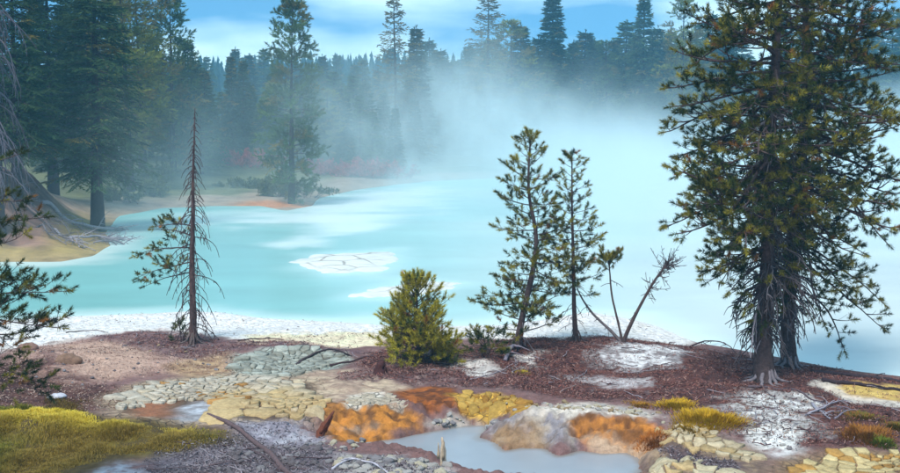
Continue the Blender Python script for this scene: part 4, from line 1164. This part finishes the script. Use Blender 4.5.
ground_branch([(330, 366), (350, 362), (372, 356), (392, 350)], 0.03, 0.014, S(70, 54, 58), 'dark stick between basin and round bushy pine', twigs=3)
ground_branch([(690, 347), (706, 345), (722, 346), (735, 352)], 0.022, 0.010, S(80, 62, 66), 'arched thin branch on the red litter beside the old pines', arch=0.10)
ground_branch([(748, 388), (790, 390), (812, 400), (830, 404)], 0.03, 0.012, S(92, 80, 86), 'crooked root-like branch across the litter below the old pines')
ground_branch([(822, 382), (850, 385), (880, 389), (905, 391)], 0.05, 0.03, S(58, 48, 54), 'long dark driftwood log at the shore by the yellow flat', 'fallen_log', 'log', twigs=4)
ground_branch([(812, 373), (850, 376), (905, 384)], 0.05, 0.04, S(64, 54, 60), 'dark driftwood log on the crest above the water', 'fallen_log', 'log', twigs=3)
ground_branch([(806, 416), (822, 411), (838, 404), (850, 403)], 0.024, 0.010, S(160, 156, 168), 'pale grey broken branch lying on the white crust', twigs=5, arch=0.05)
ground_branch([(812, 404), (820, 412), (830, 420)], 0.03, 0.014, S(150, 150, 164), 'short grey forked stick crossing the pale broken branch', twigs=4)
ground_branch([(835, 420), (845, 412), (858, 410)], 0.024, 0.012, S(128, 124, 138), 'short grey stick beside the brown tussock', twigs=3)
ground_branch([(470, 380), (500, 372), (520, 362), (545, 358)], 0.02, 0.008, S(150, 142, 150), 'thin pale twig by the white mound under the leaning pine', twigs=5)
ground_branch([(505, 362), (513, 354), (519, 348)], 0.045, 0.03, S(140, 132, 146), 'grey leaning dead stub at the foot of the leaning pine', twigs=7, arch=0.15)
ground_branch([(362, 384), (385, 392), (402, 404)], 0.014, 0.008, S(160, 144, 130), 'thin pale stick slanting over the tan crust', twigs=1)
ground_branch([(238, 341), (262, 339), (284, 340)], 0.022, 0.012, S(84, 70, 72), 'thin dark stick lying on the cream shore', twigs=2)
ground_branch([(66, 333), (85, 331), (108, 333)], 0.016, 0.010, S(84, 70, 72), 'short dark stick on the white shore', twigs=1)
ground_branch([(332, 470), (350, 463), (372, 466), (392, 478)], 0.024, 0.012, S(180, 178, 190), 'bleached curved branch on the pale rubble', twigs=4, arch=0.05)
ground_branch([(640, 372), (655, 366), (672, 362)], 0.014, 0.007, S(96, 80, 84), 'short twig on the whitish crust near the forked pine', twigs=2)
ground_branch([(560, 392), (575, 386), (600, 381)], 0.014, 0.007, S(150, 130, 128), 'thin twig along the small white hollow', twigs=2)

# ------------------------------------------------------------------ grass, tussocks, litter
def blades(P_, n, h0, h1, cf, seed, hf=near_h, lean=0.5, w=0.010, dens=None):
    r = np.random.default_rng(seed); lo, hi = P_.min(0), P_.max(0)
    x = r.uniform(lo[0], hi[0], n * 3); y = r.uniform(lo[1], hi[1], n * 3)
    d = sdist(P_, x, y) + 0.25 * fbm(x, y, 1.6, 3, seed)
    ok = r.random(n * 3) < sstep(-0.12, 0.35, d)
    if dens is not None: ok &= r.random(n * 3) < dens(x, y)
    x, y, d = x[ok][:n], y[ok][:n], d[ok][:n]; m = len(x)
    z = hf(x, y) - 0.01
    a = r.uniform(0, 6.28, m); h = (h0 + (h1 - h0) * r.random(m)) * (0.6 + 0.55 * sstep(0, 0.5, d)) * np.clip(0.75 + 1.1 * fbm(x, y, 2.6, 3, seed + 3), 0.2, 1.7); ln = lean * r.random(m)
    dx, dy = np.cos(a) * ln * h, np.sin(a) * ln * h; sx_, sy_ = -np.sin(a) * w / 2, np.cos(a) * w / 2
    b = np.stack([x, y, z], -1); sd = np.stack([sx_, sy_, 0 * x], -1)
    mid = b + np.stack([dx * 0.35, dy * 0.35, h * 0.6], -1); tip = b + np.stack([dx, dy, h * (1 - 0.25 * ln)], -1)
    V = np.stack([b + sd, b - sd, mid + sd * 0.8, mid - sd * 0.8, tip], 1).reshape(-1, 3)
    i = np.arange(m)[:, None] * 5
    F4 = i + np.array([[0, 1, 3, 2]]); F3 = i + np.array([[2, 3, 4]])
    c = cf(x, y, r); return V, F3, F4, np.repeat(c, 5, axis=0)
def grass_col(x, y, r):
    k = sstep(-0.3, 0.4, fbm(x, y, 0.9, 3, 300) + 0.25 * r.normal(0, 1, len(x)))[:, None]
    c = S(222, 200, 66) * (1 - k) + S(250, 228, 108) * k
    g = sstep(-4.6, -4.0, x)[:, None] * sstep(-0.1, 0.5, r.normal(0.3, 0.3, len(x)))[:, None]
    c = c * (1 - g) + S(138, 164, 34) * g
    bl = (sstep(21.4, 20.2, y + 0.5 * fbm(x, y, 0.8, 3, 301)) * 0.75)[:, None]
    c = c * (1 - bl) + S(122, 94, 58) * bl
    gl = (sstep(-6.6, -7.4, x) * sstep(20.6, 19.8, y))[:, None] * 0.8
    c = c * (1 - gl) + S(120, 124, 44) * gl
    return c * r.uniform(0.7, 1.2, (len(x), 1))
GB = GP([(-30, 416), (20, 411), (60, 409), (100, 418), (150, 424), (200, 430), (232, 430), (228, 440), (190, 448), (150, 452), (110, 458), (70, 470), (40, 488), (-30, 488)])
V, F3, F4, c = blades(GB, 95000, 0.025, 0.12, grass_col, 401, w=0.010, lean=1.2, dens=lambda x, y: 0.12 + 0.88 * sstep(-0.35, 0.10, fbm(x, y, 1.7, 4, 405)))
tag(mesh_obj('grass', V, F3, F4, M_grass, None, c), 'yellow green mat of fine grass beside the mud plates', 'grass', None, 'stuff')
GB2 = GP([(36, 404), (60, 399), (86, 402), (84, 412), (50, 414)])
V, F3, F4, c = blades(GB2, 5000, 0.05, 0.15, lambda x, y, r: np.where(r.random((len(x), 1)) < 0.5, S(120, 100, 44), S(96, 74, 50)) * r.uniform(0.7, 1.2, (len(x), 1)), 402, lean=0.9)
tag(mesh_obj('dry_grass', V, F3, F4, M_grass, None, c), 'dull olive dry grass at the edge of the dark dust', 'grass', None, 'stuff')
def tussock(px, py, rx, ry, n, h, cA, cB, label, seed):
    p = ground_px(px, py); r = np.random.default_rng(seed)
    q = r.normal(0, 0.42, (n, 2)); q = q[np.hypot(*q.T) < 1.1]; n = len(q)
    ed = 0.7 + 0.6 * vnoise(np.arctan2(q[:, 1], q[:, 0]) * 1.3 + 9, q[:, 0] * 0 + seed, seed); q = q * ed[:, None]
    x, y = p[0] + q[:, 0] * rx, p[1] + q[:, 1] * ry; rad = np.hypot(*q.T)
    z = near_h(x, y) - 0.01
    a = np.arctan2(q[:, 1], q[:, 0]) + r.normal(0, 0.6, n); ln = 0.2 + 0.8 * rad + 0.2 * r.random(n)
    hh = 0.62 * h * (0.35 + 0.9 * r.random(n) ** 1.5) * (1.05 - 0.45 * rad) * (0.45 + 1.0 * vnoise(x * 7, y * 7, seed))
    t_ = np.stack([x + np.cos(a) * ln * hh, y + np.sin(a) * ln * hh, z + hh], -1); b = np.stack([x, y, z], -1); mid = (b + t_) / 2 + np.array([0, 0, 1]) * (hh * 0.15)[:, None]
    sd = np.stack([-np.sin(a), np.cos(a), 0 * a], -1) * 0.006
    V = np.stack([b + sd, b - sd, mid + sd, mid - sd, t_], 1).reshape(-1, 3) - p
    i = np.arange(n)[:, None] * 5; k = r.random((n, 1)); c = (cA * (1 - k) + cB * k) * r.uniform(0.7, 1.2, (n, 1))
    o = mesh_obj('grass_tussock', V, i + np.array([[2, 3, 4]]), i + np.array([[0, 1, 3, 2]]), M_grass, None, np.repeat(c, 5, 0)); o.location = p
    return tag(o, label, 'tussock', 'tussocks on the litter')
YA, YB, BR, OL = S(214, 176, 40), S(186, 148, 40), S(150, 96, 48), S(110, 116, 44)
tussock(708, 420, 0.75, 0.75, 5200, 0.24, YA, YB, 'broad golden yellow tussock on the red litter', 501)
tussock(676, 406, 0.42, 0.5, 2200, 0.17, YB, YA, 'low golden tussock behind the broad yellow one', 502)
tussock(690, 430, 0.36, 0.3, 1500, 0.14, YB, S(150, 120, 50), 'small dull yellow tuft at the foot of the broad golden tussock', 503)
tussock(866, 436, 0.5, 0.5, 2600, 0.20, BR, S(166, 118, 50), 'rusty brown tussock with green neighbour', 504)
tussock(880, 443, 0.3, 0.3, 1300, 0.15, S(110, 130, 44), OL, 'small green tuft at the edge of the rusty tussock', 505)
tussock(862, 418, 0.45, 0.4, 1600, 0.13, OL, BR, 'flat olive tuft behind the rusty tussock', 506)
tussock(897, 428, 0.3, 0.4, 1200, 0.15, OL, BR, 'olive brown tuft beside the rusty tussock', 507)
tussock(523, 373, 0.18, 0.2, 700, 0.12, S(170, 160, 50), YB, 'tiny yellow green tuft by the white mound', 508)
tussock(640, 405, 0.3, 0.35, 900, 0.10, BR, YB, 'thin rust coloured tuft above the orange bank', 509)
tussock(655, 440, 0.35, 0.4, 1500, 0.12, S(186, 116, 50), BR, 'orange brown tuft at the end of the orange bank', 510)
tussock(20, 410, 0.5, 0.4, 1600, 0.16, S(150, 140, 50), OL, 'olive tuft rising from the back of the grass mat', 511)

def litter(name, label, polys, n, l0, l1, w0, cols_, seed, up=0.35):
    r = np.random.default_rng(seed); XY = []
    for P_, share in polys:
        lo, hi = P_.min(0), P_.max(0); k = int(n * share); x = r.uniform(lo[0], hi[0], k * 3); y = r.uniform(lo[1], hi[1], k * 3)
        d = sdist(P_, x, y) + 0.5 * fbm(x, y, 0.9, 4, 21) + 0.25 * fbm(x, y, 3.2, 4, 22)
        ok = (r.random(k * 3) < sstep(-0.2, 0.4, d)) & (sdist(POOL_POLY, x, y) < -0.1) & (r.random(k * 3) < 0.35 + 0.65 * sstep(-0.3, 0.3, fbm(x, y, 2.4, 3, seed)))
        if name == 'bark_litter':
            for wz in ('white_a', 'white_a2', 'white_b', 'white_c', 'white_d', 'yellow_flat', 'yellow_flat_rim'):
                ok &= ~((sdist(ZONES[wz], x, y) + 0.3 * fbm(x, y, 2.0, 3, 77) > 0) & (r.random(k * 3) < 0.85))
        XY.append(np.column_stack([x[ok][:k], y[ok][:k]]))
    x, y = np.vstack(XY).T; m = len(x); z = near_h(x, y) + 0.012
    a = r.uniform(0, 6.28, m); e = r.normal(0, up, m); l = (l0 + (l1 - l0) * r.random(m) ** 2) / 2; w = w0 * r.uniform(0.5, 1.3, m) / 2
    d = np.stack([np.cos(a) * np.cos(e), np.sin(a) * np.cos(e), np.abs(np.sin(e))], -1); s_ = np.stack([-np.sin(a), np.cos(a), r.normal(0, 0.5, m)], -1)
    p = np.stack([x, y, z], -1) + np.array([0, 0, 1]) * (np.abs(np.sin(e)) * l)[:, None]
    V = np.stack([p - d * l[:, None] - s_ * w[:, None], p - d * l[:, None] + s_ * w[:, None], p + d * l[:, None] + s_ * w[:, None] * .7, p + d * l[:, None] - s_ * w[:, None] * .7], 1).reshape(-1, 3)
    cc = np.array(cols_)[r.integers(0, len(cols_), m)] * r.uniform(0.6, 1.25, (m, 1))
    return tag(mesh_obj(name, V, None, np.arange(m * 4).reshape(-1, 4), M_litter, None, np.repeat(cc, 4, 0)), label, 'litter', None, 'stuff')
Z_ = ZONES
litter('bark_litter', 'reddish brown bark and needle litter under the pines', [(Z_['litter_red'], 0.62), (Z_['litter_purple'], 0.28), (Z_['dark_band'], 0.10)], 75000, 0.015, 0.09, 0.012,
       [S(122, 76, 68), S(110, 72, 68), S(98, 72, 74), S(136, 94, 86), S(74, 50, 50), S(150, 120, 112)], 601)
litter('dust_crumbs', 'brown crumbs strewn over the dusty slope', [(Z_['dust_pink'], 0.6), (Z_['dust_dark'], 0.4)], 12000, 0.015, 0.06, 0.012, [S(120, 84, 74), S(84, 58, 54), S(150, 124, 112), S(180, 160, 148)], 602)
litter('gravel_chips', 'dark chips of bark and crust on the gravel', [(Z_['gravel_dark'], 0.55), (Z_['rubble'], 0.25), (Z_['gravel_blue'], 0.06), (Z_['bed_right_dark'], 0.14)], 14000, 0.015, 0.07, 0.014, [S(92, 80, 84), S(76, 66, 72), S(120, 112, 118), S(140, 132, 136)], 603)
litter('shore_specks', 'dark specks of driftwood scattered on the white shore', [(Z_['shore_white'], 0.6), (Z_['shore_cream'], 0.15), (Z_['white_d'], 0.25)], 1800, 0.02, 0.12, 0.018, [S(120, 96, 88), S(84, 66, 66), S(150, 130, 118)], 604)
random.seed(95)
tw = MB()
for k in range(420):
    P_ = Z_[random.choice(('litter_red', 'litter_red', 'litter_purple', 'dark_band', 'white_d', 'gravel_dark'))]; lo, hi = P_.min(0), P_.max(0)
    x, y = random.uniform(lo[0], hi[0]), random.uniform(lo[1], hi[1])
    if sdist(P_, np.array(x), np.array(y)) < 0: continue
    a = random.uniform(0, 6.28); L_ = random.uniform(0.15, 0.7); pts = []
    for q in range(5):
        pts.append((x, y, float(near_h(x, y)) + 0.02 + 0.03 * random.random())); x += math.cos(a) * L_ / 4; y += math.sin(a) * L_ / 4; a += random.gauss(0, 0.3)
    tw.tube(pts, np.linspace(random.uniform(0.006, 0.013), 0.004, 5), 4, random.choice((S(150, 142, 150), S(96, 80, 84), S(74, 56, 60))))
tag(tw.build('twig_litter', M_dead), 'thin dry twigs scattered over the litter', 'twigs', None, 'stuff')

# ------------------------------------------------------------------ left bank and far shore: logs, roots, shrubs
random.seed(101)
FB = 'bleached driftwood on the earth bank'
for pix, r0, r1, c, lb in (
        ([(42, 58.5), (70, 59.5), (100, 60.5), (128, 62)], 0.10, 0.07, S(150, 144, 150), 'thick bleached log lying level under the big drooping fir'),
        ([(50, 56), (75, 55), (100, 56.5), (130, 57)], 0.06, 0.035, S(164, 158, 166), 'bleached root-ended log across the face of the earth bank'),
        ([(20, 57), (48, 55.5), (70, 54.5)], 0.06, 0.03, S(112, 96, 94), 'grey brown log slanting down the earth bank'),
        ([(66, 55.5), (72, 54), (78, 52.5)], 0.045, 0.02, S(168, 162, 170), 'pale branch tangle hanging down the bank face'),
        ([(98, 57), (112, 55.5), (124, 55)], 0.06, 0.03, S(130, 122, 130), 'grey snag at the waterline end of the bank'),
        ([(92, 54.5), (108, 55), (126, 57.5)], 0.035, 0.02, S(126, 120, 130), 'thin grey branch trailing toward the water')):
    ground_branch(pix, r0, r1, c, lb, 'driftwood_log', 'log', 0.02, 7, 0.15, True)
for k in range(9):
    px = random.uniform(8, 108); D0 = random.uniform(51.5, 58)
    ground_branch([(px, D0 + 1.4), (px + random.uniform(4, 16), D0 + 0.3), (px + random.uniform(14, 30), D0 - random.uniform(0, 1.6))], random.uniform(0.025, 0.05), 0.015, S(134, 124, 128) * random.uniform(0.5, 1.1),
                  'thin bare root straggling down the earth bank', 'bare_root', 'root', 0.03, 8, 0.12, True)['group'] = 'bare roots on the earth bank'
def shrub(px, D, w, h, c, label, seed, group, n=420, cs=BARK):
    random.seed(seed); x = at_y(px, 190, D)[0]; z = float(far_h(x, D)); root = empty('shrub', (x, D, z)); mb = MB(); tf = Tufts()
    for k in range(26):
        a = random.uniform(0, 6.28); el = R(random.uniform(35, 85)); L = h * random.uniform(0.7, 1.1)
        p = curve((random.gauss(0, w * .25), random.gauss(0, w * .2), -0.1), (math.cos(a) * math.cos(el) * w / h, math.sin(a) * math.cos(el), math.sin(el)), L, 5, lambda s: -0.2, 0.1)
        mb.tube(p, np.linspace(0.02, 0.006, 6), 3, cs, cap=False)
        for j in range(n // 26):
            q = path_at(p, random.uniform(0.35, 1)); d = unit(rng.normal(0, 1, 3) + np.array([0, 0, .8])); tf.add(q, d, 0.18, c * random.uniform(0.6, 1.3))
    s_ = tag(mb.build('stems', M_dead, root), kind='stuff'); tf.build('foliage', M_farneedle, root, (0, 0, 0), n=7, nl=0.14, nw=0.06)
    return tag(root, label, 'shrub', group)
GRN, RED = S(96, 104, 62), S(180, 84, 88)
for k, (px, D, w, h, lb) in enumerate(((118, 76, 2.2, 1.1, 'low green shrub on the beach behind the big drooping fir'), (135, 84, 2.6, 1.5, 'wide green shrub below the pale slope'), (150, 80, 2.2, 1.2, 'rounded green shrub at the back of the beach'),
                                       (163, 90, 2.0, 1.3, 'green shrub beside the foot of the tall open pine'), (240, 90, 3.4, 0.9, 'broad green shrub mass below the close pair of firs'), (262, 88, 2.6, 0.9, 'olive shrub to the side of the broad green shrub mass'),
                                       (305, 84, 2.4, 1.7, 'dark shrub behind the orange spit'), (276, 82, 2.0, 1.4, 'dark shrub crowding the trunk of the spit pine'))):
    shrub(px, D, w, h, GRN * (0.9 if k % 2 else 1.05), lb, 700 + k, 'green shrubs of the far shore', 700)
for k, (px, D) in enumerate(((222, 106), (234, 107), (246, 106), (258, 107), (324, 104), (336, 103), (348, 104), (360, 103), (371, 104), (382, 103), (394, 104))):
    shrub(px, D, 3.6, 1.6, RED * (0.8 + 0.06 * (k % 4)), ('dull red willow thicket behind the orange spit' if px > 300 else 'dull red willow thicket below the close pair of firs'), 720 + k, 'red willow thickets', 500, S(120, 70, 78))
# ------------------------------------------------------------------ air: thin haze over everything, steam over the lake
def box_obj(name, lo, hi, mat):
    V = [(x, y, z) for x in (lo[0], hi[0]) for y in (lo[1], hi[1]) for z in (lo[2], hi[2])]
    F = [(0, 1, 3, 2), (4, 6, 7, 5), (0, 4, 5, 1), (2, 3, 7, 6), (0, 2, 6, 4), (1, 5, 7, 3)]
    return mesh_obj(name, V, None, F, mat)
m, t, o = new_mat('haze_air')
pv = N(t, 'ShaderNodeVolumePrincipled'); pv.inputs['Density'].default_value = 0.0010
pv.inputs['Color'].default_value = (0.24, 0.68, 0.98, 1)
t.links.new(pv.outputs[0], o.inputs['Volume'])
hz = box_obj('haze', (-405, -65, -3.0), (405, 645, 31.0), m)
tag(hz, 'thin blue haze over lake and forest', 'haze', None, 'stuff')

m, t, o = new_mat('steam_vapour'); L = t.links.new
def math_(op, a, b=None, c=None, clamp=False):
    n = N(t, 'ShaderNodeMath', operation=op); n.use_clamp = clamp
    for i, v in enumerate((a, b, c)):
        if v is None: continue
        if isinstance(v, (int, float)): n.inputs[i].default_value = v
        else: L(v, n.inputs[i])
    return n.outputs[0]
def ramp_(v, a, b, lo=0.0, hi=1.0):
    n = N(t, 'ShaderNodeMapRange', interpolation_type='SMOOTHSTEP')
    L(v, n.inputs[0]); n.inputs[1].default_value = a; n.inputs[2].default_value = b; n.inputs[3].default_value = lo; n.inputs[4].default_value = hi
    return n.outputs[0]
tcx = N(t, 'ShaderNodeTexCoord')
sx = N(t, 'ShaderNodeSeparateXYZ'); L(tcx.outputs['Object'], sx.inputs[0])
x_, y_, z_ = sx.outputs
def noise_(scale, loc, sc, detail, rough=0.55):
    mp_ = N(t, 'ShaderNodeMapping'); mp_.inputs['Location'].default_value = loc; mp_.inputs['Scale'].default_value = sc
    L(tcx.outputs['Object'], mp_.inputs[0])
    n = N(t, 'ShaderNodeTexNoise'); n.inputs['Scale'].default_value = scale; n.inputs['Detail'].default_value = detail; n.inputs['Roughness'].default_value = rough
    n.inputs['Distortion'].default_value = 0.6
    L(mp_.outputs[0], n.inputs['Vector']); return n.outputs[0]
big = noise_(0.035, (3.1, 7.7, 1.3), (1, 1, 1.1), 5, 0.6)
# low blanket on the water, thicker to the right
xr = ramp_(x_, -12.0, 14.0, 0.08, 1.0)
low = math_('MULTIPLY', math_('POWER', 2.718, math_('MULTIPLY', z_, -0.70)), xr)
low = math_('MULTIPLY', low, ramp_(big, 0.25, 0.65, 0.35, 1.0))
low = math_('MULTIPLY', low, 0.085)
# drifting plumes
bmp = math_('POWER', 2.718, math_('MULTIPLY', math_('POWER', math_('MULTIPLY', math_('ADD', x_, 1.0), 0.085), 2.0), -1.0))
zs = math_('MULTIPLY_ADD', math_('ADD', bmp, ramp_(x_, 38.0, 62.0)), -5.5, z_)
top = ramp_(zs, 0.0, 7.0, 1.0, 0.0)
fine = noise_(0.17, (1.3, 2.1, 5.5), (1, 1, 0.7), 4, 0.62)
pl = math_('MULTIPLY', ramp_(math_('MULTIPLY_ADD', fine, 0.75, math_('MULTIPLY', big, 0.45)), 0.585, 0.665), top)
pl = math_('MULTIPLY', pl, ramp_(x_, -18.0, 4.0, 0.10, 1.0))
pl = math_('MULTIPLY', pl, 0.050)
dens = math_('ADD', low, pl)
for v, a, b in ((x_, -75.0, -45.0), (y_, 33.0, 52.0)):
    dens = math_('MULTIPLY', dens, ramp_(v, a, b))
for v, a, b in ((x_, 90.0, 150.0), (y_, 150.0, 208.0)):
    dens = math_('MULTIPLY', dens, ramp_(v, a, b, 1.0, 0.0))
pv = N(t, 'ShaderNodeVolumePrincipled'); pv.inputs['Color'].default_value = (0.75, 0.905, 0.945, 1)
pv.inputs['Anisotropy'].default_value = 0.0
L(dens, pv.inputs['Density'])
L(pv.outputs[0], o.inputs['Volume'])
st = box_obj('steam', (-75, 32.5, 0.03), (150, 210, 26), m)
tag(st, 'white steam rising off the hot lake', 'steam', None, 'stuff')
